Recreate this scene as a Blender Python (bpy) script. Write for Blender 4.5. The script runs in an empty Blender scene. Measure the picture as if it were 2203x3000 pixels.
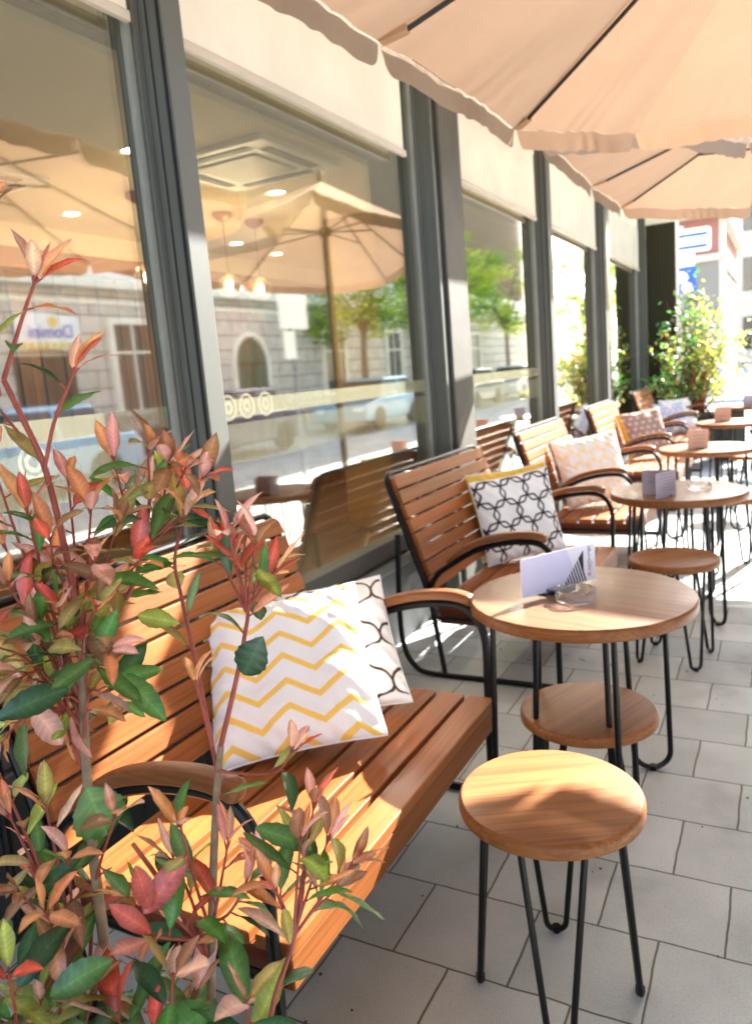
import bpy, bmesh, math, random
from mathutils import Vector, Matrix, Quaternion
random.seed(7)
PI = math.pi
D = bpy.data
sc = bpy.context.scene
col = sc.collection
rnd = random.random
def uni(a, b): return a + (b - a) * random.random()

# ------------------------------------------------------------------ materials
def new_mat(name):
    m = D.materials.new(name); m.use_nodes = True
    nt = m.node_tree; nt.nodes.clear()
    out = nt.nodes.new('ShaderNodeOutputMaterial')
    return m, nt, out
def N(nt, typ, **kw):
    n = nt.nodes.new(typ)
    for k, v in kw.items():
        if k.startswith('i_'): n.inputs[k[2:].replace('_', ' ')].default_value = v
        else: setattr(n, k, v)
    return n
def L(nt, a, b): nt.links.new(a, b)
def rgba(c): return (c[0], c[1], c[2], 1.0)
def principled(nt, out, base=None, rough=.5, metal=0., spec=.5, coat=0.):
    p = N(nt, 'ShaderNodeBsdfPrincipled')
    if base: p.inputs['Base Color'].default_value = rgba(base)
    p.inputs['Roughness'].default_value = rough
    p.inputs['Metallic'].default_value = metal
    p.inputs['Specular IOR Level'].default_value = spec
    p.inputs['Coat Weight'].default_value = coat
    L(nt, p.outputs[0], out.inputs[0])
    return p
def ramp(nt, fac, stops):
    r = N(nt, 'ShaderNodeValToRGB')
    e = r.color_ramp.elements
    e[0].position, e[0].color = stops[0][0], rgba(stops[0][1])
    e[1].position, e[1].color = stops[-1][0], rgba(stops[-1][1])
    for p, c in stops[1:-1]:
        x = e.new(p); x.color = rgba(c)
    L(nt, fac, r.inputs[0]); return r
def coords(nt, scale=(1, 1, 1), loc=(0, 0, 0), rot=(0, 0, 0), kind='Object'):
    t = N(nt, 'ShaderNodeTexCoord'); mp = N(nt, 'ShaderNodeMapping')
    mp.inputs['Scale'].default_value = scale; mp.inputs['Location'].default_value = loc
    mp.inputs['Rotation'].default_value = rot
    L(nt, t.outputs[kind], mp.inputs[0]); return mp.outputs[0]
def mul(nt, a, b):
    m = N(nt, 'ShaderNodeMix', data_type='RGBA', blend_type='MULTIPLY')
    m.inputs['Factor'].default_value = 1.0
    L(nt, a, m.inputs['A']); L(nt, b, m.inputs['B']); return m.outputs['Result']
def bump(nt, p, h, strength=.2, dist=.01):
    b = N(nt, 'ShaderNodeBump'); b.inputs['Strength'].default_value = strength
    b.inputs['Distance'].default_value = dist
    L(nt, h, b.inputs['Height']); L(nt, b.outputs[0], p.inputs['Normal'])
def plain(name, base, rough=.5, metal=0., spec=.5, var=.12, vscale=6., bmp=0., coat=0.):
    m, nt, out = new_mat(name); p = principled(nt, out, base, rough, metal, spec, coat)
    n = N(nt, 'ShaderNodeTexNoise', i_Scale=vscale, i_Detail=5.)
    L(nt, coords(nt), n.inputs['Vector'])
    lo = [c * (1 - var) for c in base]; hi = [min(1, c * (1 + var)) for c in base]
    r = ramp(nt, n.outputs[0], [(.3, lo), (.7, hi)])
    L(nt, r.outputs[0], p.inputs['Base Color'])
    rr = N(nt, 'ShaderNodeMapRange'); rr.inputs['To Min'].default_value = max(.02, rough - .08)
    rr.inputs['To Max'].default_value = min(1, rough + .08); L(nt, n.outputs[0], rr.inputs[0])
    L(nt, rr.outputs[0], p.inputs['Roughness'])
    if bmp:
        n2 = N(nt, 'ShaderNodeTexNoise', i_Scale=vscale * 30, i_Detail=3.); L(nt, coords(nt), n2.inputs['Vector'])
        bump(nt, p, n2.outputs[0], bmp, .004)
    return m
def wood(name, c1, c2, axis='y', rough=.42, grain=1., ang=0., coat=0., planks=0., spec=.16):
    """grain stretched along one local axis; the per-board 'tone' attribute shifts each plank."""
    m, nt, out = new_mat(name); p = principled(nt, out, c1, rough, 0., spec, coat)
    s = {'x': (1.2, 22, 22), 'y': (22, 1.2, 22), 'z': (22, 22, 1.2)}[axis]
    base = coords(nt, rot=(0, 0, ang))
    at = N(nt, 'ShaderNodeAttribute', attribute_name='tone')
    off = N(nt, 'ShaderNodeVectorMath', operation='ADD'); L(nt, base, off.inputs[0])
    sc_ = N(nt, 'ShaderNodeVectorMath', operation='SCALE'); sc_.inputs['Scale'].default_value = 37.0
    L(nt, at.outputs['Color'], sc_.inputs[0]); L(nt, sc_.outputs[0], off.inputs[1])
    mp = N(nt, 'ShaderNodeMapping'); mp.inputs['Scale'].default_value = s; L(nt, off.outputs[0], mp.inputs[0])
    n1 = N(nt, 'ShaderNodeTexNoise', i_Scale=1.0 * grain, i_Detail=6., i_Distortion=.6); L(nt, mp.outputs[0], n1.inputs['Vector'])
    mp2 = N(nt, 'ShaderNodeMapping'); mp2.inputs['Scale'].default_value = tuple(x * (6 if x > 5 else 2.5) for x in s); L(nt, off.outputs[0], mp2.inputs[0])
    n2 = N(nt, 'ShaderNodeTexNoise', i_Scale=1.0 * grain, i_Detail=3.); L(nt, mp2.outputs[0], n2.inputs['Vector'])
    mid = [(a + b) / 2 for a, b in zip(c1, c2)]
    r = ramp(nt, n1.outputs[0], [(.25, c2), (.5, mid), (.72, c1)])
    r2 = ramp(nt, n2.outputs[0], [(.36, (.76, .74, .72)), (.56, (1.03, 1.03, 1.03))])
    c = mul(nt, r.outputs[0], r2.outputs[0])
    # tone: .5 neutral
    tr = N(nt, 'ShaderNodeMapRange'); tr.inputs['To Min'].default_value = .72; tr.inputs['To Max'].default_value = 1.28
    sx = N(nt, 'ShaderNodeSeparateColor'); L(nt, at.outputs['Color'], sx.inputs[0]); L(nt, sx.outputs[0], tr.inputs[0])
    cc = N(nt, 'ShaderNodeCombineColor'); [L(nt, tr.outputs[0], cc.inputs[i]) for i in range(3)]
    c = mul(nt, c, cc.outputs[0])
    if planks:
        sp = N(nt, 'ShaderNodeSeparateXYZ'); L(nt, base, sp.inputs[0])
        dv = N(nt, 'ShaderNodeMath', operation='DIVIDE'); dv.inputs[1].default_value = planks
        L(nt, sp.outputs['X' if axis == 'y' else 'Y'], dv.inputs[0])
        fl = N(nt, 'ShaderNodeMath', operation='FLOOR'); L(nt, dv.outputs[0], fl.inputs[0])
        wn = N(nt, 'ShaderNodeTexWhiteNoise', noise_dimensions='1D'); L(nt, fl.outputs[0], wn.inputs['W'])
        pr = N(nt, 'ShaderNodeMapRange'); pr.inputs['To Min'].default_value = .78; pr.inputs['To Max'].default_value = 1.18
        L(nt, wn.outputs['Value'], pr.inputs[0])
        c3 = N(nt, 'ShaderNodeCombineColor'); [L(nt, pr.outputs[0], c3.inputs[i]) for i in range(3)]
        c = mul(nt, c, c3.outputs[0])
    L(nt, c, p.inputs['Base Color'])
    bump(nt, p, n2.outputs[0], .12, .002)
    return m
def fabric_leaf(name, trans=.4, attr='col', gloss=.25, rough=.4):
    """diffuse + translucent sheet coloured by a vertex attribute: leaves."""
    m, nt, out = new_mat(name)
    a = N(nt, 'ShaderNodeAttribute', attribute_name=attr)
    n = N(nt, 'ShaderNodeTexNoise', i_Scale=60., i_Detail=4.); L(nt, coords(nt), n.inputs['Vector'])
    r = ramp(nt, n.outputs[0], [(.3, (.78, .78, .78)), (.7, (1.12, 1.12, 1.12))])
    c = mul(nt, a.outputs['Color'], r.outputs[0])
    # side veins and the pale midrib, from the blade coordinates (across, along)
    bl_ = N(nt, 'ShaderNodeAttribute', attribute_name='blade'); sp = N(nt, 'ShaderNodeSeparateColor'); L(nt, bl_.outputs['Color'], sp.inputs[0])
    m1 = N(nt, 'ShaderNodeMath', operation='MULTIPLY_ADD'); m1.inputs[1].default_value = -1.1; L(nt, sp.outputs[0], m1.inputs[0])
    m0 = N(nt, 'ShaderNodeMath', operation='MULTIPLY'); m0.inputs[1].default_value = 9.; L(nt, sp.outputs[1], m0.inputs[0]); L(nt, m0.outputs[0], m1.inputs[2])
    fr = N(nt, 'ShaderNodeMath', operation='FRACT'); L(nt, m1.outputs[0], fr.inputs[0])
    vr = ramp(nt, fr.outputs[0], [(.0, (1.22, 1.2, 1.12)), (.10, (.97, .97, .97)), (.85, (.93, .93, .93)), (1., (1.22, 1.2, 1.12))])
    c = mul(nt, c, vr.outputs[0])
    mr = ramp(nt, sp.outputs[0], [(.0, (1.25, 1.2, 1.1)), (.10, (1, 1, 1)), (1., (.98, .98, .98))])
    c = mul(nt, c, mr.outputs[0])
    sp2 = N(nt, 'ShaderNodeTexNoise', i_Scale=22., i_Detail=2.); L(nt, coords(nt), sp2.inputs['Vector'])
    c = mul(nt, c, ramp(nt, sp2.outputs[0], [(.30, (.66, .55, .42)), (.38, (1, 1, 1))]).outputs[0])
    p = N(nt, 'ShaderNodeBsdfPrincipled'); p.inputs['Roughness'].default_value = rough
    p.inputs['Specular IOR Level'].default_value = gloss
    bump(nt, p, fr.outputs[0], .12, .001)
    L(nt, c, p.inputs['Base Color'])
    t = N(nt, 'ShaderNodeBsdfTranslucent')
    hs = N(nt, 'ShaderNodeHueSaturation'); hs.inputs['Saturation'].default_value = 1.15; hs.inputs['Value'].default_value = 1.3
    L(nt, c, hs.inputs['Color']); L(nt, hs.outputs[0], t.inputs[0])
    mx = N(nt, 'ShaderNodeMixShader'); mx.inputs[0].default_value = trans
    L(nt, p.outputs[0], mx.inputs[1]); L(nt, t.outputs[0], mx.inputs[2]); L(nt, mx.outputs[0], out.inputs[0])
    return m
def canvas(name, base, tcol, trans=.45):
    m, nt, out = new_mat(name)
    d = N(nt, 'ShaderNodeBsdfDiffuse'); t = N(nt, 'ShaderNodeBsdfTranslucent')
    n = N(nt, 'ShaderNodeTexNoise', i_Scale=3., i_Detail=6.); L(nt, coords(nt), n.inputs['Vector'])
    r = ramp(nt, n.outputs[0], [(.3, [c * .9 for c in base]), (.7, [min(1, c * 1.05) for c in base])])
    L(nt, r.outputs[0], d.inputs[0]); t.inputs[0].default_value = rgba(tcol)
    w = N(nt, 'ShaderNodeTexNoise', i_Scale=14., i_Detail=3.); L(nt, coords(nt, (1, 1, 1)), w.inputs['Vector'])
    b = N(nt, 'ShaderNodeBump'); b.inputs['Strength'].default_value = .25; b.inputs['Distance'].default_value = .02
    L(nt, w.outputs[0], b.inputs['Height']); L(nt, b.outputs[0], d.inputs['Normal'])
    mx = N(nt, 'ShaderNodeMixShader'); mx.inputs[0].default_value = trans
    L(nt, d.outputs[0], mx.inputs[1]); L(nt, t.outputs[0], mx.inputs[2]); L(nt, mx.outputs[0], out.inputs[0])
    return m
def glow(name, c, s):
    m, nt, out = new_mat(name); e = N(nt, 'ShaderNodeEmission'); e.inputs[0].default_value = rgba(c); e.inputs[1].default_value = s
    L(nt, e.outputs[0], out.inputs[0]); return m
def pane_glass(name, refl=.3, tint=(.80, .82, .74)):
    m, nt, out = new_mat(name)
    t = N(nt, 'ShaderNodeBsdfTransparent'); t.inputs[0].default_value = rgba(tint)
    g = N(nt, 'ShaderNodeBsdfGlossy'); g.inputs['Roughness'].default_value = 0.028
    g.inputs['Color'].default_value = (1, 1, .96, 1)
    f = N(nt, 'ShaderNodeLayerWeight'); f.inputs[0].default_value = .5
    pw_ = N(nt, 'ShaderNodeMath', operation='POWER'); pw_.inputs[1].default_value = 3.; L(nt, f.outputs['Facing'], pw_.inputs[0])
    a = N(nt, 'ShaderNodeMath', operation='MULTIPLY_ADD'); a.inputs[1].default_value = .8; a.inputs[2].default_value = refl
    a.use_clamp = True
    L(nt, pw_.outputs[0], a.inputs[0])
    n = N(nt, 'ShaderNodeTexNoise', i_Scale=1.1, i_Detail=1.); L(nt, coords(nt), n.inputs['Vector'])
    b = N(nt, 'ShaderNodeBump'); b.inputs['Strength'].default_value = .03; b.inputs['Distance'].default_value = .02
    L(nt, n.outputs[0], b.inputs['Height']); L(nt, b.outputs[0], g.inputs['Normal'])
    mx = N(nt, 'ShaderNodeMixShader'); L(nt, a.outputs[0], mx.inputs[0])
    L(nt, t.outputs[0], mx.inputs[1]); L(nt, g.outputs[0], mx.inputs[2]); L(nt, mx.outputs[0], out.inputs[0])
    return m
def clear_glass(name, refl=.04, tint=(.97, .97, .95)):
    return pane_glass(name, refl, tint)
def film(name, c, a):
    m, nt, out = new_mat(name)
    t = N(nt, 'ShaderNodeBsdfTransparent'); d = N(nt, 'ShaderNodeBsdfDiffuse'); d.inputs[0].default_value = rgba(c)
    tr = N(nt, 'ShaderNodeBsdfTranslucent'); tr.inputs[0].default_value = rgba(c)
    m1 = N(nt, 'ShaderNodeMixShader'); m1.inputs[0].default_value = .4
    L(nt, d.outputs[0], m1.inputs[1]); L(nt, tr.outputs[0], m1.inputs[2])
    mx = N(nt, 'ShaderNodeMixShader'); mx.inputs[0].default_value = a
    L(nt, t.outputs[0], mx.inputs[1]); L(nt, m1.outputs[0], mx.inputs[2]); L(nt, mx.outputs[0], out.inputs[0])
    return m

M = {}
M['slat'] = wood('slat_wood', (.325, .112, .033), (.235, .075, .020), 'y', .45, .7)
M['shaded_end'] = wood('shaded_end_wood', (.17, .045, .02), (.10, .025, .012), 'x', .4)  # darker red than the slats: shade of the end faces put into the colour
M['arm'] = wood('armrest_wood', (.28, .105, .04), (.19, .066, .024), 'x', .35)
M['table'] = wood('table_wood', (.275, .145, .082), (.21, .105, .056), 'x', .36, .8, .25, .05, 0., .3)
M['stool'] = wood('stool_wood', (.33, .14, .048), (.23, .085, .027), 'x', .42, .8, -.5, .0, .095, .2)
M['rim'] = wood('rim_wood', (.30, .115, .038), (.20, .07, .022), 'x', .4)
M['metal'] = plain('black_metal', (.006, .006, .0065), .32, 0., .22, .2, 8)
M['alu'] = plain('grey_aluminium', (.105, .108, .098), .6, 0., .15, .05, 3)
M['alu_light'] = plain('pale_gasket', (.24, .25, .225), .5, 0., .4, .08, 9)
M['rubber'] = plain('dark_rubber', (.014, .016, .016), .55, 0., .3, .2, 9)
M['concrete'] = plain('grey_plaster', (.085, .08, .068), .75, 0., .3, .16, 5, .25)
M['dark_panel'] = plain('dark_panel', (.02, .022, .022), .28, 0., .5, .2, 3)
M['sill'] = plain('sill_metal', (.10, .105, .10), .3, .5, .5, .15, 4)
M['cream'] = plain('cream_render', (.85, .79, .66), .8, 0., .2, .05, 2, .1)
M['blind'] = canvas('cream_blind', (.93, .89, .80), (.9, .8, .62), .3)
M['perf'] = plain('olive_bulkhead', (.075, .068, .03), .7, 0., .2, .2, 40)
M['ceiling'] = plain('beige_ceiling', (.70, .58, .42), .85, 0., .2, .04, 2)
M['brown'] = wood('brown_panelling', (.13, .06, .022), (.08, .034, .012), 'z', .5, .5)
M['ochre'] = plain('ochre_wall', (.17, .11, .045), .8, 0., .2, .08, 3)
M['int_floor'] = plain('interior_floor', (.05, .038, .026), .4, 0., .4, .2, 3)
M['white'] = plain('white_plastic', (.78, .76, .70), .4, 0., .4, .04, 3)
M['offwhite'] = plain('pale_grille', (.50, .44, .36), .5, 0., .4, .1, 3)
M['lamp'] = glow('downlight_glow', (1., .86, .6), 8.)
M['bulb'] = glow('bulb_glow', (1., .72, .42), 9.)
M['copper'] = plain('copper_cap', (.30, .11, .05), .35, .6, .5, .1, 5)
M['pane'] = pane_glass('window_glass', .31, (.92, .93, .86))
M['globe'] = clear_glass('globe_glass', .34, (.95, .93, .88))
M['film'] = film('frosted_film', (.5, .5, .36), .17)
M['reflection_film'] = film('road_reflection_film', (.5, .5, .36), .07)
M['decal'] = film('white_decal', (.7, .7, .55), .24)
M['canvas'] = canvas('beige_canvas', (.34, .258, .195), (.45, .26, .15), .13)
M['pocket'] = plain('canvas_pocket', (.42, .25, .14), .9, 0., .1, .1, 20)
M['rib'] = plain('dark_rib', (.02, .014, .009), .4, 0., .4, .2, 9)
M['leaf'] = fabric_leaf('leaf_surface', .40, gloss=.55, rough=.28)
M['tree_leaf'] = fabric_leaf('tree_leaf_surface', .45)
M['stem'] = plain('grey_bark', (.30, .215, .14), .8, 0., .2, .3, 60, .6)
M['twig'] = plain('red_twig', (.27, .055, .035), .5, 0., .4, .3, 60, .3)
M['bark'] = plain('tree_bark', (.12, .085, .06), .9, 0., .2, .3, 10, .6)
M['planter'] = plain('dark_planter', (.03, .033, .03), .5, 0., .4, .2, 5)
M['soil'] = plain('soil', (.05, .032, .02), .95, 0., .1, .4, 30, .8)
M['card'] = plain('lavender_card', (.84, .83, .96), .45, 0., .3, .02, 3)
M['card_tint'] = plain('lavender_panel', (.70, .70, .97), .45, 0., .3, .03, 3)
M['card_grey'] = plain('grey_lilac_card', (.36, .31, .38), .55, 0., .3, .06, 4)
M['card_pink'] = plain('rosy_card', (.60, .36, .28), .55, 0., .3, .06, 6)
M['ink'] = plain('dark_ink', (.02, .014, .04), .5, 0., .3, .1, 3)
M['ink_grey'] = plain('grey_ink', (.20, .17, .22), .5, 0., .3, .1, 3)
M['ink_red'] = plain('red_ink', (.45, .03, .04), .5, 0., .3, .1, 3)
M['ink_blue'] = plain('blue_ink', (.02, .10, .50), .5, 0., .3, .1, 3)
M['ink_yellow'] = plain('yellow_ink', (.75, .55, .12), .5, 0., .3, .1, 3)
M['steel'] = plain('brushed_steel', (.38, .38, .41), .3, .8, .5, .08, 20)
M['sign_white'] = plain('sign_white', (.82, .82, .80), .4, 0., .4, .02, 3)
M['asphalt'] = plain('asphalt', (.45, .43, .38), .9, 0., .2, .18, 3, .5)
M['kerb'] = plain('granite_kerb', (.36, .34, .30), .8, 0., .2, .15, 8, .3)
M['tyre'] = plain('tyre_rubber', (.015, .015, .015), .8, 0., .2, .2, 9)
M['car_glass'] = plain('car_window', (.02, .03, .035), .05, 0., .6, .1, 3)
M['chrome'] = plain('wheel_alloy', (.5, .5, .5), .3, .8, .5, .1, 9)
M['lens'] = plain('headlight_lens', (.75, .78, .8), .1, 0., .6, .05, 9)
M['pink'] = plain('pink_render', (.34, .155, .125), .85, 0., .2, .05, 2)
M['grey_wall'] = plain('grey_wall', (.26, .235, .205), .85, 0., .2, .05, 2)
M['pale_trim'] = plain('pale_trim_render', (.52, .47, .40), .8, 0., .2, .05, 2)
M['olive'] = plain('dark_olive_cladding', (.032, .029, .016), .7, 0., .2, .1, 2)
M['umber'] = plain('umber_sky_screen', (.16, .12, .08), .9, 0., .1, .08, 1)
M['win_dark'] = plain('shop_window_glass', (.05, .055, .05), .08, 0., .6, .3, 1.5)
M['green_door'] = plain('green_door_paint', (.03, .10, .06), .5, 0., .4, .2, 4)
def paint(name, c):
    return plain(name, c, .22, .1, .5, .03, 2, 0., .6)
def stone_mat():
    m, nt, out = new_mat('rusticated_stone'); p = principled(nt, out, (.34, .31, .25), .9, 0., .2)
    v = coords(nt, rot=(PI / 2, 0, PI / 2))
    t = N(nt, 'ShaderNodeTexCoord'); sp = N(nt, 'ShaderNodeSeparateXYZ'); L(nt, t.outputs['Object'], sp.inputs[0])
    cb = N(nt, 'ShaderNodeCombineXYZ'); L(nt, sp.outputs['Y'], cb.inputs[0]); L(nt, sp.outputs['Z'], cb.inputs[1])
    b = N(nt, 'ShaderNodeTexBrick'); b.offset = .5
    b.inputs['Color1'].default_value = (.66, .61, .53, 1); b.inputs['Color2'].default_value = (.56, .52, .45, 1)
    b.inputs['Mortar'].default_value = (.27, .24, .20, 1)
    b.inputs['Scale'].default_value = 1.; b.inputs['Brick Width'].default_value = 1.5; b.inputs['Row Height'].default_value = .42
    b.inputs['Mortar Size'].default_value = .022
    L(nt, cb.outputs[0], b.inputs['Vector'])
    n = N(nt, 'ShaderNodeTexNoise', i_Scale=3., i_Detail=6.); L(nt, coords(nt), n.inputs['Vector'])
    r = ramp(nt, n.outputs[0], [(.3, (.8, .8, .8)), (.7, (1.1, 1.1, 1.1))])
    L(nt, mul(nt, b.outputs[0], r.outputs[0]), p.inputs['Base Color'])
    bump(nt, p, b.outputs['Fac'], -.5, .03)
    return m
M['stone'] = stone_mat()
def paver_mat():
    m, nt, out = new_mat('concrete_pavers'); p = principled(nt, out, (.3, .3, .28), .82, 0., .25)
    v = coords(nt, (1, 1, 1), (.107 + .1515 + .303 * 40, -.115 + .28 * 40, 0))
    # wobble the joints a little
    wn = N(nt, 'ShaderNodeTexNoise', i_Scale=9., i_Detail=3.); L(nt, coords(nt), wn.inputs['Vector'])
    wv = N(nt, 'ShaderNodeVectorMath', operation='MULTIPLY_ADD'); wv.inputs[1].default_value = (.010, .010, 0)
    L(nt, wn.outputs['Color'], wv.inputs[0]); L(nt, v, wv.inputs[2])
    b = N(nt, 'ShaderNodeTexBrick'); b.offset = .5
    b.inputs['Color1'].default_value = (.485, .525, .535, 1); b.inputs['Color2'].default_value = (.385, .42, .43, 1)
    b.inputs['Mortar'].default_value = (.125, .12, .108, 1)
    b.inputs['Scale'].default_value = 1.; b.inputs['Brick Width'].default_value = .303; b.inputs['Row Height'].default_value = .28
    b.inputs['Mortar Size'].default_value = .0034; b.inputs['Mortar Smooth'].default_value = .35; b.inputs['Bias'].default_value = -.1
    L(nt, wv.outputs[0], b.inputs['Vector'])
    n = N(nt, 'ShaderNodeTexNoise', i_Scale=2.3, i_Detail=8., i_Roughness=.6); L(nt, coords(nt), n.inputs['Vector'])
    r = ramp(nt, n.outputs[0], [(.28, (.70, .69, .67)), (.45, (.93, .93, .92)), (.68, (1.1, 1.1, 1.09))])
    n2 = N(nt, 'ShaderNodeTexNoise', i_Scale=160., i_Detail=4.); L(nt, coords(nt), n2.inputs['Vector'])
    r2 = ramp(nt, n2.outputs[0], [(.34, (.91, .91, .91)), (.5, (1, 1, 1)), (.7, (1.05, 1.05, 1.05))])
    vo = N(nt, 'ShaderNodeTexVoronoi', i_Scale=26.); L(nt, coords(nt), vo.inputs['Vector'])
    r3 = ramp(nt, vo.outputs['Distance'], [(.02, (.62, .58, .54)), (.045, (1, 1, 1))])
    c = mul(nt, mul(nt, b.outputs[0], r.outputs[0]), mul(nt, r2.outputs[0], r3.outputs[0]))
    L(nt, c, p.inputs['Base Color'])
    ad = N(nt, 'ShaderNodeMath', operation='MULTIPLY_ADD'); ad.inputs[1].default_value = -1.6
    L(nt, b.outputs['Fac'], ad.inputs[0]); L(nt, n2.outputs[0], ad.inputs[2])
    bump(nt, p, ad.outputs[0], .35, .004)
    return m
M['pavers'] = paver_mat()
def pillow_mat():
    m, nt, out = new_mat('printed_cotton')
    p = principled(nt, out, (.8, .8, .8), .85, 0., .15)
    a = N(nt, 'ShaderNodeAttribute', attribute_name='col'); L(nt, a.outputs['Color'], p.inputs['Base Color'])
    n = N(nt, 'ShaderNodeTexNoise', i_Scale=9., i_Detail=5.); L(nt, coords(nt), n.inputs['Vector'])
    n2 = N(nt, 'ShaderNodeTexNoise', i_Scale=420., i_Detail=2.); L(nt, coords(nt), n2.inputs['Vector'])
    ad = N(nt, 'ShaderNodeMath', operation='MULTIPLY_ADD'); ad.inputs[1].default_value = .06
    L(nt, n2.outputs[0], ad.inputs[0]); L(nt, n.outputs[0], ad.inputs[2])
    bump(nt, p, ad.outputs[0], .35, .02)
    return m
M['pillow'] = pillow_mat()
def ash_mat():
    m, nt, out = new_mat('pressed_glass'); g = N(nt, 'ShaderNodeBsdfGlass'); g.inputs['IOR'].default_value = 1.45
    g.inputs['Color'].default_value = (1, 1, 1, 1); g.inputs['Roughness'].default_value = .0
    t = N(nt, 'ShaderNodeBsdfTransparent'); mx = N(nt, 'ShaderNodeMixShader'); mx.inputs[0].default_value = .2
    L(nt, g.outputs[0], mx.inputs[1]); L(nt, t.outputs[0], mx.inputs[2]); L(nt, mx.outputs[0], out.inputs[0]); return m
M['ash'] = ash_mat()

# ------------------------------------------------------------------ mesh builder
class MB:
    def __init__(s): s.v = []; s.f = []; s.c = []; s.e = []; s.tone = (.5, .5, .5)
    def add(s, vs, fs, c=None):
        o = len(s.v); s.v += [tuple(x) for x in vs]; s.f += [tuple(i + o for i in f) for f in fs]
        c = c or s.tone
        s.c += ([c] * len(vs) if not isinstance(c, list) else c)
    def rt(s):
        a = rnd(); s.tone = (a, rnd() * .9, rnd() * .9); return s
    def box(s, x0, x1, y0, y1, z0, z1, M4=None):
        vs = [Vector((x, y, z)) for z in (z0, z1) for y in (y0, y1) for x in (x0, x1)]
        if M4: vs = [M4 @ v for v in vs]
        s.add(vs, [(0, 2, 3, 1), (4, 5, 7, 6), (0, 1, 5, 4), (2, 6, 7, 3), (0, 4, 6, 2), (1, 3, 7, 5)])
    def tube(s, pts, r, n=8, closed=False, smooth=0):
        pts = [Vector(p) for p in pts]
        if smooth: pts = catmull(pts, smooth)
        rs = r if isinstance(r, list) else [r] * len(pts)
        if len(rs) != len(pts):
            k = len(rs) - 1
            rs = [rs[min(k - 1, int(i / (len(pts) - 1) * k))] * (1 - (i / (len(pts) - 1) * k - min(k - 1, int(i / (len(pts) - 1) * k)))) + rs[min(k, int(i / (len(pts) - 1) * k) + 1)] * (i / (len(pts) - 1) * k - min(k - 1, int(i / (len(pts) - 1) * k))) for i in range(len(pts))]
        T = []
        for i in range(len(pts)):
            a = pts[max(0, i - 1)]; b = pts[min(len(pts) - 1, i + 1)]
            t = (b - a); T.append(t.normalized() if t.length > 1e-9 else Vector((0, 0, 1)))
        u = T[0].orthogonal().normalized(); vs = []; fs = []
        for i, p in enumerate(pts):
            if i:
                q = T[i - 1].rotation_difference(T[i]); u = (q @ u).normalized()
            w = T[i].cross(u)
            for k in range(n):
                a = 2 * PI * k / n; vs.append(p + (u * math.cos(a) + w * math.sin(a)) * rs[i])
        for i in range(len(pts) - 1):
            for k in range(n):
                k2 = (k + 1) % n; fs.append((i * n + k, i * n + k2, (i + 1) * n + k2, (i + 1) * n + k))
        fs.append(tuple(range(n - 1, -1, -1))); e = (len(pts) - 1) * n; fs.append(tuple(e + k for k in range(n)))
        s.add(vs, fs)
    def lathe(s, prof, n=48, c=(0, 0, 0), sx=1., cap=True):
        vs = []; fs = []
        for r, z in prof:
            for k in range(n):
                a = 2 * PI * k / n; vs.append((c[0] + r * math.cos(a) * sx, c[1] + r * math.sin(a), c[2] + z))
        m = len(prof)
        for i in range(m - 1):
            for k in range(n):
                k2 = (k + 1) % n; fs.append((i * n + k, i * n + k2, (i + 1) * n + k2, (i + 1) * n + k))
        if cap:
            fs.append(tuple(range(n - 1, -1, -1))); fs.append(tuple((m - 1) * n + k for k in range(n)))
        s.add(vs, fs)
    def prism(s, poly, th, f):
        """poly in (a,b); f(a,b,c) maps to 3D, c in 0..th"""
        n = len(poly); vs = [f(a, b, 0) for a, b in poly] + [f(a, b, th) for a, b in poly]
        fs = [tuple(range(n - 1, -1, -1)), tuple(range(n, 2 * n))] + [(i, (i + 1) % n, n + (i + 1) % n, n + i) for i in range(n)]
        s.add(vs, fs)
    def sheet(s, fn, nu, nv, colf=None):
        vs = []; cs = []
        for j in range(nv + 1):
            for i in range(nu + 1):
                vs.append(fn(i / nu, j / nv)); cs.append(colf(i / nu, j / nv) if colf else s.tone)
        fs = [(j * (nu + 1) + i, j * (nu + 1) + i + 1, (j + 1) * (nu + 1) + i + 1, (j + 1) * (nu + 1) + i) for j in range(nv) for i in range(nu)]
        s.add(vs, fs, cs)
    def build(s, name, mat, parent=None, bevel=0., smooth=35., attr='tone', origin=None, seg=2):
        me = D.meshes.new(name); o0 = Vector(origin) if origin else Vector((0, 0, 0))
        me.from_pydata([tuple(Vector(v) - o0) for v in s.v], [], s.f)
        bm = bmesh.new(); bm.from_mesh(me); bmesh.ops.recalc_face_normals(bm, faces=bm.faces); bm.to_mesh(me); bm.free()
        a = me.attributes.new(attr, 'FLOAT_COLOR', 'POINT')
        a.data.foreach_set('color', [x for c in s.c for x in (c[0], c[1], c[2], 1.)])
        if s.e and len(s.e) == len(s.v):
            a = me.attributes.new('blade', 'FLOAT_COLOR', 'POINT'); a.data.foreach_set('color', [x for c in s.e for x in (c[0], c[1], 0., 1.)])
        me.materials.append(mat if not isinstance(mat, str) else M[mat])
        if smooth:
            me.shade_smooth(); me.set_sharp_from_angle(angle=math.radians(smooth))
        ob = D.objects.new(name, me); col.objects.link(ob)
        if origin: ob.location = o0
        if parent: ob.parent = parent
        if bevel:
            b = ob.modifiers.new('soft_edges', 'BEVEL'); b.width = bevel; b.segments = seg; b.limit_method = 'ANGLE'; b.angle_limit = math.radians(40)
            b.harden_normals = False
        return ob
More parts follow.
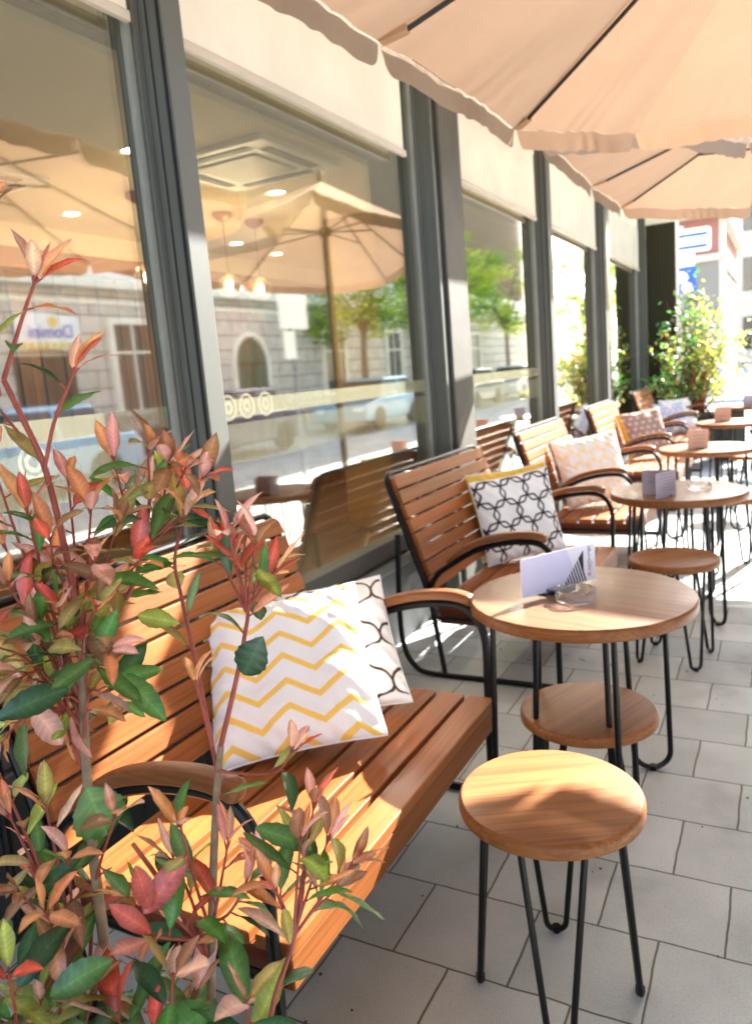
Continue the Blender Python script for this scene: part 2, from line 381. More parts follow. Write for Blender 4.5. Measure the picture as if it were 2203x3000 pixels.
def catmull(p, n):
    out = []
    q = [p[0] * 2 - p[1]] + list(p) + [p[-1] * 2 - p[-2]]
    for i in range(1, len(q) - 2):
        a, b, c, d = q[i - 1], q[i], q[i + 1], q[i + 2]
        for k in range(n):
            t = k / n
            out.append(.5 * ((2 * b) + (c - a) * t + (2 * a - 5 * b + 4 * c - d) * t * t + (3 * b - a - 3 * c + d) * t ** 3))
    out.append(p[-1]); return out
def tag(o, label=None, cat=None, group=None, kind=None):
    if label: o['label'] = label
    if cat: o['category'] = cat
    if group: o['group'] = group
    if kind: o['kind'] = kind
    return o
def empty(name, loc=(0, 0, 0), rz=0., label=None, cat=None, group=None):
    o = D.objects.new(name, None); col.objects.link(o); o.location = loc; o.rotation_euler = (0, 0, rz)
    o.empty_display_size = .1
    return tag(o, label, cat, group)
def copy_tree(o, parent=None):
    c = o.copy(); col.objects.link(c); c.parent = parent
    for ch in list(o.children): copy_tree(ch, c)
    return c
def rounded(w, h, r, corners=(1, 1, 1, 1), n=6):
    """rounded rectangle from (0,0) to (w,h); corners bl, br, tr, tl"""
    P = []
    for (cx, cy, a0, on) in ((r, r, PI, corners[0]), (w - r, r, 1.5 * PI, corners[1]), (w - r, h - r, 0, corners[2]), (r, h - r, .5 * PI, corners[3])):
        if on:
            for k in range(n + 1):
                a = a0 + .5 * PI * k / n; P.append((cx + r * math.cos(a), cy + r * math.sin(a)))
        else:
            P.append((0 if cx == r else w, 0 if cy == r else h))
    return P
def text_mesh(name, body, size, mat, parent, mw, extrude=.0003):
    cu = D.curves.new(name, 'FONT'); cu.body = body; cu.size = size; cu.extrude = extrude
    t = D.objects.new(name, cu); col.objects.link(t)
    bpy.context.view_layer.update()
    me = D.meshes.new_from_object(t.evaluated_get(bpy.context.evaluated_depsgraph_get()))
    D.objects.remove(t); D.curves.remove(cu)
    me.name = name; me.materials.clear(); me.materials.append(M[mat])
    o = D.objects.new(name, me); col.objects.link(o); o.parent = parent; o.matrix_local = mw
    return o

# ------------------------------------------------------------------ camera
f = 1690.; 
def camera_axes():
    Y = Vector((1723 - 826, 751 - 1125, f)).normalized(); up = Vector((0, -1, 0))
    X = Y.cross(up).normalized(); Z = X.cross(Y); c, s_ = math.cos(-.010), math.sin(-.010)
    return c * X + s_ * Z, Y, -s_ * X + c * Z
AX = camera_axes()
CAM = Vector((0, 0, 1.45))
def toworld(v): return Vector((AX[0].dot(v), AX[1].dot(v), AX[2].dot(v)))
def at(px, py, depth):
    """a point at that depth in front of the camera (used only to read positions off the photograph)"""
    return CAM + toworld(Vector(((px - 826) / f, (py - 1125) / f, 1.))) * depth
cd = D.cameras.new('camera'); cam = D.objects.new('camera', cd); col.objects.link(cam)
right = toworld(Vector((1, 0, 0))); down = toworld(Vector((0, 1, 0))); fwd = toworld(Vector((0, 0, 1)))
cam.matrix_world = Matrix(((right.x, -down.x, -fwd.x, CAM.x), (right.y, -down.y, -fwd.y, CAM.y), (right.z, -down.z, -fwd.z, CAM.z), (0, 0, 0, 1)))
cd.sensor_fit = 'HORIZONTAL'; cd.sensor_width = 36.; cd.lens = 36. * f / 1652.
cd.clip_start = .05; cd.clip_end = 600.
cd.dof.use_dof = True; cd.dof.focus_distance = 1.2; cd.dof.aperture_fstop = 6.8
sc.camera = cam

# ------------------------------------------------------------------ light
SUN = Vector((.50, 1.6, 1.0)).normalized()
w = D.worlds.new('World'); sc.world = w; w.use_nodes = True
nt = w.node_tree; nt.nodes.clear()
so = N(nt, 'ShaderNodeOutputWorld'); bg = N(nt, 'ShaderNodeBackground'); sk = N(nt, 'ShaderNodeTexSky')
sk.sky_type = 'NISHITA'; sk.sun_disc = False; sk.sun_elevation = math.asin(SUN.z); sk.sun_rotation = math.atan2(SUN.x, SUN.y)
sk.air_density = 1.; sk.dust_density = 2.; sk.ozone_density = 1.
bg.inputs[1].default_value = .13
L(nt, sk.outputs[0], bg.inputs[0]); L(nt, bg.outputs[0], so.inputs[0])
sd = D.lights.new('sun', 'SUN'); sd.energy = 5.; sd.angle = math.radians(.53); sd.color = (1., .965, .91)
sun = D.objects.new('sun', sd); col.objects.link(sun); sun.rotation_mode = 'QUATERNION'
sun.rotation_quaternion = (-SUN).to_track_quat('-Z', 'Y'); sun.location = (3, 10, 12)
sc.view_settings.view_transform = 'Standard'; sc.view_settings.look = 'None'
sc.view_settings.exposure = 3.0; sc.view_settings.gamma = 1.
sc.render.engine = 'CYCLES'
cy = sc.cycles; cy.use_denoising = True; cy.max_bounces = 10; cy.transparent_max_bounces = 16; cy.sample_clamp_indirect = 8.
cy.diffuse_bounces = 4; cy.glossy_bounces = 5; cy.transmission_bounces = 8

# ------------------------------------------------------------------ ground
def slab(name, x0, x1, y0, y1, z, mat, t=.3):
    b = MB(); b.box(x0, x1, y0, y1, z - t, z); return tag(b.build(name, mat, smooth=0), kind='structure')
slab('ground', -150, 150, -150, 220, -.20, 'asphalt')
slab('pavement', -1.9, 3.0, -12, 15.5, 0., 'pavers')
slab('kerb', 3.0, 3.16, -12, 15.5, .01, 'kerb', .2)
slab('road', 3.16, 8.6, -30, 90, -.12, 'asphalt', .06)
slab('side_road', -30, 3.16, 15.66, 24., -.12, 'asphalt', .06)
slab('side_kerb', -1.9, 3.16, 15.5, 15.66, .01, 'kerb', .2)
slab('far_pavement', 8.6, 10.5, -30, 60, 0., 'pavers', .2)
slab('corner_pavement', -30, 3.1, 24., 60, 0., 'pavers', .2)

lit = MB()
for k in range(150):
    x, y = uni(-1.5, .3), uni(1.2, 7.) ; r_ = uni(.002, .006); a_ = uni(0, 6.28)
    pts_ = [(x + r_ * uni(.6, 1.3) * math.cos(a_ + q * PI / 3), y + r_ * uni(.6, 1.3) * math.sin(a_ + q * PI / 3)) for q in range(6)]
    lit.prism(pts_, uni(.001, .003), lambda a, b_, c: (a, b_, .001 + c))
for k in range(5):
    x, y = uni(-1.4, .1), uni(1.6, 5.); a_ = uni(0, 6.28); d_ = Vector((math.cos(a_), math.sin(a_), 0)) * uni(.02, .05)
    lit.tube([Vector((x, y, .003)), Vector((x, y, .006)) + d_ * .5, Vector((x, y, .003)) + d_ + Vector((uni(-.01, .01), uni(-.01, .01), 0))], .0013, 5)
tag(lit.build('litter', plain('dry_litter', (.10, .07, .04), .9, 0., .1, .5, 60), smooth=0), 'small dry crumbs and bits of twig scattered on the grey pavers', 'litter', None, 'stuff')

# ------------------------------------------------------------------ cafe building
XG = -1.86            # glass plane
cafe = empty('cafe_building', (XG, 2, 0), 0, 'cafe front of tall mirroring windows in grey metal frames behind the benches', 'building')
def cpart(mb, name, mat, bevel=0., parent=cafe, smooth=30.):
    return mb.build(name, mat, parent, bevel, smooth, origin=None) if parent is None else _rel(mb, name, mat, parent, bevel, smooth)
def _rel(mb, name, mat, parent, bevel=0., smooth=30., attr='tone'):
    p = parent; off = Vector((0, 0, 0))
    while p: off += Vector(p.location); p = p.parent
    mb.v = [tuple(Vector(v) - off) for v in mb.v]
    return mb.build(name, mat, parent, bevel, smooth, attr)
bays = [(-3.0, -.02), (.09, 2.075), (2.18, 4.24), (4.66, 6.62), (6.76, 8.93), (9.25, 11.75), (11.86, 12.5)]
for (a, b_) in bays[1:]:
    fr = MB()
    # bead frame around the pane
    fr.box(XG - .05, XG + .035, a, a + .03, .50, 3.12); fr.box(XG - .05, XG + .035, b_ - .03, b_, .50, 3.12)
    fr.box(XG - .05, XG + .035, a + .03, b_ - .03, 3.06, 3.12); fr.box(XG - .05, XG + .05, a + .03, b_ - .03, .50, .595)
    win = cpart(fr, 'window', 'alu', .004)
    pn = MB(); pn.box(XG - .006, XG + .006, a + .025, b_ - .025, .59, 3.065)
    p = pn.build('pane', M['pane'], win, smooth=0); p.location = -Vector(cafe.location)
    for y0_, y1_, x1_ in ((a + .03, a + .038, .020), (b_ - .040, b_ - .03, .020), (b_ - .060, b_ - .044, .024)):
        g = MB(); g.box(XG + .007, XG + x1_, y0_, y1_, .6, 3.06)
        q = g.build('gasket', M['alu_light'], win, smooth=0); q.location = -Vector(cafe.location)
# mullions: stepped profile with a dark joint
def mullion(y0, y1, front=-1.74):
    m = MB()
    m.box(XG - .06, XG + .060, y0, y1, 0., 3.3)
    m.box(XG + .060, front - .012, y0 + .004, y1 - .004, 0., 3.3)
    m.box(front - .012, front, y0 + .010, y1, 0., 3.3)
    o = cpart(m, 'mullion', 'alu', .003)
    j = MB(); j.box(XG + .058, XG + .066, y0 + .0015, y0 + .006, .0, 3.3)
    j.box(front - .018, front - .010, y0 + .003, y0 + .012, 0., 3.3)
    cpart(j, 'joint', 'rubber', parent=o)
for y0, y1 in ((-.02, .09), (2.075, 2.18), (6.62, 6.76), (8.93, 9.07), (11.75, 11.86)): mullion(y0, y1)
m = MB(); m.box(XG - .06, -1.745, 9.07, 9.25, 0, 3.3); cpart(m, 'door_post', 'dark_panel', .004)
m = MB(); m.box(XG - .06, XG + .05, 4.24, 4.262, 0., 3.3); m.box(XG + .05, -1.765, 4.246, 4.268, 0., 3.3); m.box(-1.765, -1.745, 4.24, 4.272, 0., 3.3)
cpart(m, 'mullion', 'alu', .003)
m = MB(); m.box(XG - .06, -1.752, 4.272, 4.335, 0., 3.3); cpart(m, 'joint', 'rubber')
m = MB(); m.box(-2.2, -1.735, 4.335, 4.66, 0., 3.3); cpart(m, 'pillar', 'concrete', .008)
m = MB(); m.box(-1.87, -1.42, 12.5, 12.95, 0., 4.2); cpart(m, 'pillar', 'olive', .01)
# plinth below the glass
m = MB(); m.box(XG - .10, XG + .02, -3, 12.5, 0., .44); cpart(m, 'plinth', 'dark_panel', .004)
m = MB(); m.box(XG - .10, XG + .075, -3, 12.5, .44, .498); cpart(m, 'sill', 'sill', .006)
m = MB(); m.box(XG - .3, XG + .03, -3, 12.5, 3.121, 3.3); m.box(XG - .3, XG + .80, -3, 12.5, 3.301, 3.549); m.box(XG - 4, XG + .0, -3, 12.5, 3.55, 9.); cpart(m, 'upper_wall', 'cream', .01)  # projecting middle slab is an added overhang that keeps sun off the frames
# roller blinds rolled down to the same height in every bay
for bi_, (a, b_) in enumerate(bays[1:6]):
    a2, b2 = a + .045, b_ - (.075, .24, .12, .12, .12)[bi_]
    bl = MB(); bl.sheet(lambda u, v: (XG + .055 + .004 * math.sin(u * 9 + a) * (1 - v), a2 + (b2 - a2) * u, 2.615 + .52 * v), 24, 6)
    o = cpart(bl, 'blind', 'blind')
    rb = MB(); rb.box(XG + .045, XG + .067, a2 - .004, b2 + .004, 2.585, 2.618); cpart(rb, 'bottom_bar', 'offwhite', .004, o)
# frosted band, a lower film painting in the mirrored road, and the ring decals
for (a, b_) in bays[1:4]:
    fb = MB(); fb.box(XG + .0072, XG + .0080, a + .05, b_ - .07, 1.338, 1.405); cpart(fb, 'frost_reflection_band', 'film')
    fb = MB(); fb.box(XG + .0072, XG + .0080, a + .05, b_ - .07, 1.16, 1.312); cpart(fb, 'frost_reflection_band', 'reflection_film')
def ring(y, z, r, r2):
    d = MB()
    def ann(ro, ri):
        n = 40; vs = []; fs = []
        for k in range(n):
            t = 2 * PI * k / n
            for rr in (ro, ri): vs.append((XG + .0092, y + rr * math.cos(t), z + rr * math.sin(t)))
        for k in range(n):
            a = 2 * k; b = 2 * ((k + 1) % n); fs.append((a, b, b + 1, a + 1))
        d.add(vs, fs)
    ann(r, r * .78); ann(r2, r2 * .55)
    return cpart(d, 'ring_decal', 'decal')
for k, y in enumerate((2.335, 2.45, 2.575)): ring(y, 1.375, .050, .024)
ring(1.45, 1.29, .05, .03)

# ------------------------------------------------------------------ interior
slab('interior_floor', -9., -1.97, -6, 13, .02, 'int_floor', .1)
b = MB(); b.box(-9., -2.6, -6, 13, 2.9, 3.1); tag(b.build('interior_ceiling', M['ceiling'], smooth=0), kind='structure')
b = MB(); b.box(-2.599, -1.93, -6, 12.5, 2.94, 3.1); tag(b.build('ceiling_border', M['perf'], smooth=0), kind='structure')
wl = empty('interior_wall', (-5.65, 3, 0), 0, 'brown slatted wood wall at the back of the cafe interior', 'wall')
b = MB()
for k in range(150):
    y = -6 + k * .12
    b.rt(); b.box(-5.72, -5.66 + .012 * (k % 2), y, y + .108, 0, 2.55)
_rel(b, 'panelling', 'brown', wl, .004, 30)
b = MB(); b.box(-5.80, -5.5, -6, 13, 2.56, 2.899); _rel(b, 'beam', 'ceiling', wl, 0, 30)
b = MB(); b.box(-5.54, -5.46, -6, 13, 2.54, 2.70); _rel(b, 'trim', 'copper', wl, 0, 30)
pw = MB(); pw.box(-3.75, -2.7, 6.4, 6.52, .02, 2.89)
tag(pw.build('partition_wall', M['ochre'], smooth=0), 'ochre partition wall inside the cafe seen through the second window', 'wall')
ew = MB(); ew.box(-9, -2.0, 12.6, 12.8, 0, 3.1); ew.box(-9, -8.8, -6, 12.6, 0, 3.1); ew.box(-9, -2, -6.2, -6, 0, 3.1)
tag(ew.build('interior_shell', M['ochre'], smooth=0), 'plain ochre end walls closing the cafe interior', 'wall')
def spot(loc, e, kind='POINT'):
    l = D.lights.new('lamp_light', kind); l.energy = e; l.color = (1., .80, .58); l.shadow_soft_size = .02
    if kind == 'SPOT': l.spot_size = 2.2; l.spot_blend = .7
    o = D.objects.new('lamp_light', l); col.objects.link(o); o.location = loc; return o
dl = [((-3.46, 3.74), 'ceiling downlight just left of the first window post, level with its middle'), ((-4.96, 4.59), 'ceiling downlight in the first window above the red leaf tips'),
      ((-3.45, 5.24), 'ceiling downlight beside the air conditioner in the second window'), ((-4.96, 6.69), 'ceiling downlight above the left pendant globe in the second window'),
      ((-5.08, 7.59), 'small ceiling downlight above the white street plate in the second window')]
d0 = None
for (x, y), lb in dl:
    if d0 is None:
        d0 = empty('ceiling_downlight', (x, y, 2.9), 0, lb, 'ceiling light', 'downlights in the cafe ceiling')
        r_ = MB(); r_.lathe([(.075, 0), (.075, -.008), (.062, -.010), (.060, -.002)], 32, cap=False); r_.build('trim_ring', M['white'], d0)
        r_ = MB(); r_.lathe([(.0, -.004), (.061, -.004)], 32, cap=False); r_.build('lens', M['lamp'], d0, smooth=0)
    else:
        c = copy_tree(d0); c.location = (x, y, 2.9); c['label'] = lb
    spot((x, y, 2.885), 30., 'SPOT')
pl = [((-4.19, 4.51), 'pendant lamp with glass globe beside the first window post'), ((-4.19, 5.49), 'left of the two glass globe pendants in the second window'), ((-4.19, 5.94), 'right of the two glass globe pendants in the second window')]
p0 = None
for (x, y), lb in pl:
    if p0 is None:
        p0 = empty('pendant_lamp', (x, y, 2.9), 0, lb, 'pendant lamp', 'glass globe pendants in the cafe')
        b = MB(); b.lathe([(.085, 0), (.085, -.03), (.03, -.07), (.006, -.075)], 32); b.build('canopy', M['copper'], p0)
        b = MB(); b.tube([(0, 0, -.07), (0, 0, -.50)], .004, 6); b.build('cord', M['rib'], p0)
        b = MB(); b.lathe([(.02, -.49), (.028, -.50), (.028, -.54), (.02, -.55)], 20); b.build('socket', M['copper'], p0)
        b = MB(); b.lathe([(.028, -.50)] + [(.1 * math.sin(t), -.60 + .1 * math.cos(t)) for t in [PI * k / 16 for k in range(2, 17)]], 32, cap=False); b.build('globe', M['globe'], p0)
        b = MB(); b.lathe([(.026 * math.sin(t) + .0005, -.585 + .034 * math.cos(t)) for t in [PI * k / 10 for k in range(0, 11)]], 16, cap=False); b.build('bulb', M['bulb'], p0)
    else:
        c = copy_tree(p0); c.location = (x, y, 2.9); c['label'] = lb
    spot((x, y, 2.275), 11.)
a0 = None
for x, y, lb in ((-3.15, 4.45, 'square air conditioner cassette in the ceiling seen through the second window'), (-4.7, 3.35, 'square air conditioner cassette in the ceiling seen through the first window')):
    if a0 is None:
        a0 = empty('ceiling_air_conditioner', (x, y, 2.9), 0, lb, 'air conditioner', 'ceiling cassettes in the cafe')
        b = MB(); b.box(-.45, .45, -.45, .45, -.035, 0); b.build('casing', M['white'], a0, .01)
        b = MB(); b.box(-.24, .24, -.24, .24, -.047, -.036); b.build('intake_grille', M['offwhite'], a0, .006)
        for k in range(4):
            b = MB(); b.box(-.28, .28, .315, .385, -.042, -.0355); o = b.build('air_vent', M['rubber'], a0); o.rotation_euler = (0, 0, k * PI / 2)
    else:
        c = copy_tree(a0); c.location = (x, y, 2.9); c['label'] = lb
# ------------------------------------------------------------------ benches
LB = 1.21
def arm_path(): return [(-1.478, .425), (-1.43, .505), (-1.355, .560), (-1.24, .628), (-1.12, .666), (-1.0, .680), (-.925, .668), (-.882, .622), (-.862, .55), (-.864, .40), (-.868, .2), (-.868, .012)]
def make_bench(y0):
    ox = Vector((-1.2, y0, 0))
    root = empty('slatted_bench', ox)
    def rel(mb, name, mat, bevel=0., parent=root, smooth=35.):
        mb.v = [tuple(Vector(v) + Vector((1.2, 0, 0))) for v in mb.v]
        return mb.build(name, M[mat], parent, bevel, smooth)
    # seat slats
    s = MB()
    for k in range(6):
        x1 = -.838 - k * .1035; s.rt(); s.box(x1 - .0875, x1, 0, LB, .342, .372)
    rel(s, 'seat', 'slat', .004)
    s = MB().rt(); s.box(-.866, -.8385, .0, LB, .268, .3415); rel(s, 'front_board', 'slat', .004)
    for ya in (.006, LB - .036):
        s = MB().rt(); s.box(-1.44, -.868, ya, ya + .03, .262, .3405); rel(s, 'end_board', 'shaded_end', .003)
    # backrest
    dx, dz = -.182, .552; ln = math.hypot(dx, dz); ux, uz = dx / ln, dz / ln; nx, nz = uz, -ux   # n points to the front
    bx, bz = -1.468, .425
    s = MB()
    np_ = 8; pitch = ln / np_
    for k in range(np_):
        s.rt(); h = pitch - .0085
        poly = rounded(LB, h, .035, (0, 0, 1, 1) if k == np_ - 1 else (0, 0, 0, 0))
        u0 = k * pitch
        s.prism(poly, .022, lambda a, b_, c: (bx + ux * (u0 + b_) + nx * (c), a, bz + uz * (u0 + b_) + nz * (c)))
    rel(s, 'backrest', 'slat', .004)
    for ya in (.004, LB - .030):
        s = MB().rt(); s.prism([(0, -.03), (ln - .04, -.03), (ln - .01, -.015), (ln - .015, -.0008), (0, -.0008)], .026, lambda a, b_, c: (bx + ux * a + nx * b_, ya + c, bz + uz * a + nz * b_))
        rel(s, 'back_rail', 'shaded_end', .003)
    r = .0125
    def bk(t, y, off=-.018): return (bx + ux * t + nx * off, y, bz + uz * t + nz * off)
    pts = [(-1.425, -.012, .02), (-1.47, -.012, .36), bk(0.03, -.012), bk(.3, -.012), bk(ln - .05, -.012)]
    for k in range(1, 6):
        a = k / 6 * PI / 2; pts.append(bk(ln - .05 + .062 * math.sin(a), -.012 + .062 * (1 - math.cos(a))))
    pts.append(bk(ln + .012, .06)); mir = [(p[0], LB - p[1], p[2]) for p in reversed(pts)]
    s = MB(); s.tube(pts + mir, r, 10); rel(s, 'back_frame', 'metal')
    for ya in (-.018, LB + .018):
        s = MB(); pth = [(x, ya, z) for x, z in arm_path()]
        s.tube(pth, .0135, 10, smooth=4)
        s.tube([(-.868, ya, .014), (-1.2, ya, .013), (-1.50, ya, .013), (-1.58, ya, .045), (-1.628, ya, .13), (-1.640, ya, .3), (-1.62, ya, .7)], .0135, 10, smooth=4)
        s.tube([(-.872, ya, .3), (-1.3, ya, .3), (-1.455, ya, .3)], .011, 8)
        rel(s, 'end_frame', 'metal')
        # armrest of bent wood on the tube
        top = [(-1.368, .566), (-1.24, .645), (-1.12, .684), (-1.0, .699), (-.93, .692), (-.905, .678)]
        pp = catmull([Vector((x, 0, z)) for x, z in top], 5); n = len(pp); s = MB().rt()
        vs = []; fs = []
        for i, p in enumerate(pp):
            t = i / (n - 1); wd = .027 * min(1, .55 + 4 * t, .5 + 5 * (1 - t)); th = .030 * min(1, .45 + 4 * t, .4 + 5 * (1 - t))
            a = pp[max(0, i - 1)]; b_ = pp[min(n - 1, i + 1)]; tg = (b_ - a).normalized(); nn = Vector((-tg.z, 0, tg.x))
            for (sy, sn) in ((-1, 0), (-1, .75), (-.7, 1), (.7, 1), (1, .75), (1, 0)):
                q = p + nn * (th * sn); vs.append((q.x, ya + wd * sy, q.z))
        for i in range(n - 1):
            for k in range(6): fs.append((i * 6 + k, i * 6 + (k + 1) % 6, (i + 1) * 6 + (k + 1) % 6, (i + 1) * 6 + k))
        fs += [(5, 4, 3, 2, 1, 0), tuple((n - 1) * 6 + k for k in range(6))]
        s.add(vs, fs); rel(s, 'armrest', 'arm', .003, smooth=50)
    return root
bl = [(1.058, 'wooden slat bench nearest the camera, behind the red-leaved shrub, with the zigzag cushion'),
      (3.22, 'second wooden slat bench, carrying the white cushion with black chain print'),
      (5.20, 'third wooden slat bench, carrying the cushion with yellow chain print'),
      (7.44, 'fourth wooden slat bench, carrying the brown dotted cushion'),
      (9.95, 'farthest wooden slat bench, in front of the dark corner pillar and leafy shrub')]
bench = make_bench(bl[0][0])
for i, (y, lb) in enumerate(bl):
    o = bench if i == 0 else copy_tree(bench)
    o.location = (-1.2, y, 0); tag(o, lb, 'bench', 'slatted benches along the cafe windows')

# ------------------------------------------------------------------ tables and stools
def hairpin(c, dirv, top_c, wt, wb, ztop, r=.008, rb=None):
    """one bent rod: two uprights joined by a round bend on the ground"""
    c = Vector((c[0], c[1], 0)); t = Vector((top_c[0], top_c[1], ztop)); d = Vector((dirv[0], dirv[1], 0)).normalized()
    A = t - d * wt / 2; B = t + d * wt / 2; rb = wb / 2
    axis = (t - (c + Vector((0, 0, r)))).normalized()
    cen = c + Vector((0, 0, r)) + axis * rb
    pts = [A]
    for k in range(0, 13):
        a = PI + PI * k / 12; pts.append(cen + d * (rb * math.cos(a)) + axis * (rb * math.sin(a)))
    pts.append(B)
    return pts
def make_table():
    root = empty('round_table')
    s = MB().rt(); R = .357
    s.lathe([(.30, .660), (R - .006, .660), (R - .001, .664), (R, .668), (R, .690), (R - .002, .6955), (R - .006, .6985)], 96)
    s.build('edge_band', M['rim'], root)
    s = MB(); s.lathe([(R - .0065, .690), (R - .0065, .6992), (R - .010, .700)], 96); s.build('tabletop', M['table'], root)
    for k, ang in enumerate((50.5, 140.5, 230.5, 301.)):
        a = math.radians(ang); cb = (.285 * math.cos(a), .285 * math.sin(a)); ct = (.255 * math.cos(a), .255 * math.sin(a))
        dd = math.radians(22 + 90 * k)
        s = MB(); s.tube(hairpin(cb, (math.cos(dd), math.sin(dd)), ct, .135, .125, .661, .0095), .0095, 10)
        s.lathe([(.011, -.008), (.013, 0), (.013, .012)], 12, (cb[0], cb[1], .006)); s.build('leg', M['metal'], root)
    return root
tl = [((-.577, 2.419), 'near round wooden table with the lavender card and glass ashtray on it'),
      ((-.508, 4.45), 'second round wooden table, with the grey folded card and ashtray'),
      ((-.52, 6.45), 'third round wooden table, sunlit, with a rosy card'),
      ((-.45, 8.66), 'fourth round wooden table, sunlit, beside the bench with the brown cushion'),
      ((-.41, 10.9), 'farthest round wooden table at the right edge')]
tb = make_table()
for i, ((x, y), lb) in enumerate(tl):
    o = tb if i == 0 else copy_tree(tb)
    o.location = (x, y, 0); o.rotation_euler = (0, 0, [0, .3, -.2, .5, 1.][i]); tag(o, lb, 'table', 'round tables in front of the benches')
def make_stool(h=.50, R=.2045, name='round_stool'):
    root = empty(name)
    s = MB().rt()
    s.lathe([(R * .8, h - .034), (R - .005, h - .034), (R - .001, h - .031), (R, h - .027), (R, h - .010), (R - .002, h - .005), (R - .007, h - .0012)], 80)
    s.build('seat_edge', M['rim'], root)
    s = MB(); s.lathe([(R - .0075, h - .010), (R - .0075, h - .0008), (R - .013, h)], 80); s.build('seat', M['stool'], root)
    for k in range(4):
        a = math.radians(106 + 90 * k); u = (math.cos(a), math.sin(a)); t = (-math.sin(a), math.cos(a))
        s = MB(); s.tube(hairpin((.183 * u[0], .183 * u[1]), t, (.145 * u[0], .145 * u[1]), .135 * min(1, h / .5 + .1), .05, h - .033, .0075), .0075, 10)
        s.lathe([(.009, -.008), (.011, 0), (.011, .012)], 12, (.183 * u[0], .183 * u[1], .006)); s.build('leg', M['metal'], root)
    return root
st = make_stool()
sl = [((-.455, 1.555), 0, 'front wooden stool on black hairpin legs, half in sunlight'),
      ((-.45, 3.74), .35, 'dark topped wooden stool between the first and second tables'),
      ((-.30, 5.42), .8, 'wooden stool on thin legs half hidden beyond the second table'),
      ((-.72, 5.30), .2, 'wooden stool tucked between the second table and the third bench'),
      ((-.25, 7.55), .5, 'wooden stool between the third and fourth tables'),
      ((-.15, 9.75), 0., 'wooden stool beyond the fourth table at the right edge')]
for i, ((x, y), rz, lb) in enumerate(sl):
    o = st if i == 0 else copy_tree(st)
    o.location = (x, y, 0); o.rotation_euler = (0, 0, rz); tag(o, lb, 'stool', 'wooden stools with hairpin legs')
low = make_stool(.335, .217, 'low_stool'); low.location = (-.552, 2.36, 0); low.rotation_euler = (0, 0, .72)
tag(low, 'low wooden stool pushed under the near round table', 'stool')

# ------------------------------------------------------------------ cushions
def sm(a, b_, x):
    t = min(1, max(0, (x - a) / (b_ - a))); return t * t * (3 - 2 * t)
def lerp3(a, b_, t): return tuple(a[i] + (b_[i] - a[i]) * t for i in range(3))
WHITE = (.83, .82, .84); YEL = (.88, .56, .13); BLK = (.022, .014, .018); BRN = (.05, .025, .022)
def line(d, w_, aa=.006): return 1 - sm(w_ - aa, w_ + aa, abs(d))
def pat_chevron(u, v):
    wl_ = .37; x = (u + .06) / wl_; tri = abs((x % 1) - .5) * 2          # 1 at valley
    y = (v + tri * .115 + u * .02) / .158
    d = abs((y % 1) - .5) * .158
    return lerp3(WHITE, YEL, line(d, .0205, .004))
def pat_trellis(c):
    def fn(u, v):
        C_ = .165; P_ = .36; t = 2 * PI * v / P_ + .6
        g = .5 * math.tanh(3.2 * math.cos(t)) + .42 * math.cos(t) + .10 * math.tanh(14 * math.sin(2 * t)) * abs(math.sin(t))
        gp = (-.5 * 3.2 * math.sin(t) / math.cosh(3.2 * math.cos(t)) ** 2 - .42 * math.sin(t)) * 2 * PI / P_
        best = 9; k0 = math.floor(u / C_)
        for k in range(k0 - 2, k0 + 4):
            sg = 1 if k % 2 == 0 else -1
            d = abs(u - k * C_ - sg * C_ * .545 * g) / math.sqrt(1 + (C_ * .545 * gp) ** 2); best = min(best, d)
        return lerp3(WHITE, c, line(best, .0100, .004))
    return fn
def pat_hex(u, v):
    L_ = .295; R_ = .168; best = 9
    for j in range(-1, 6):
        for i in range(-1, 6):
            x = u - (i + .5 * (j % 2)) * L_ - .03; y = v - j * L_ * .866 - .05
            ax, ay = abs(x), abs(y)
            d = max(ay, ay * .5 + ax * .866) * .62 + math.hypot(x, y) * .38 - R_
            if abs(d) < abs(best): best = d
    return lerp3(WHITE, BLK, line(best, .0112, .004))
def pat_rings(c, base, R_=.115, L_=.2, w_=.009):
    def fn(u, v):
        best = 9
        for j in range(-1, 8):
            for i in range(-1, 7):
                x = u - (i + .5 * (j % 2)) * L_; y = v - j * L_ * .866
                d = math.hypot(x, y) - R_ * (1 + .25 * math.cos(3 * math.atan2(y, x)) * .5)
                if abs(d) < abs(best): best = d
        return lerp3(base, c, line(best, w_, .006))
    return fn
def pat_dots(u, v):
    base = (.30, .20, .17); x = u / .16; y = v / .13; x += .5 * (math.floor(y) % 2)
    e = math.hypot((x % 1 - .5) * 1.0, (y % 1 - .5) * 1.3)
    c = lerp3(base, (.70, .55, .48), 1 - sm(.20, .28, e)); k = .5 + .5 * math.sin(u * 260) * math.sin(v * 260)
    c = lerp3(c, (.42, .32, .28), .35 * k)
    return lerp3((.80, .48, .10), c, sm(.05, .07, u))
def pat_plain(c):
    return lambda u, v: c
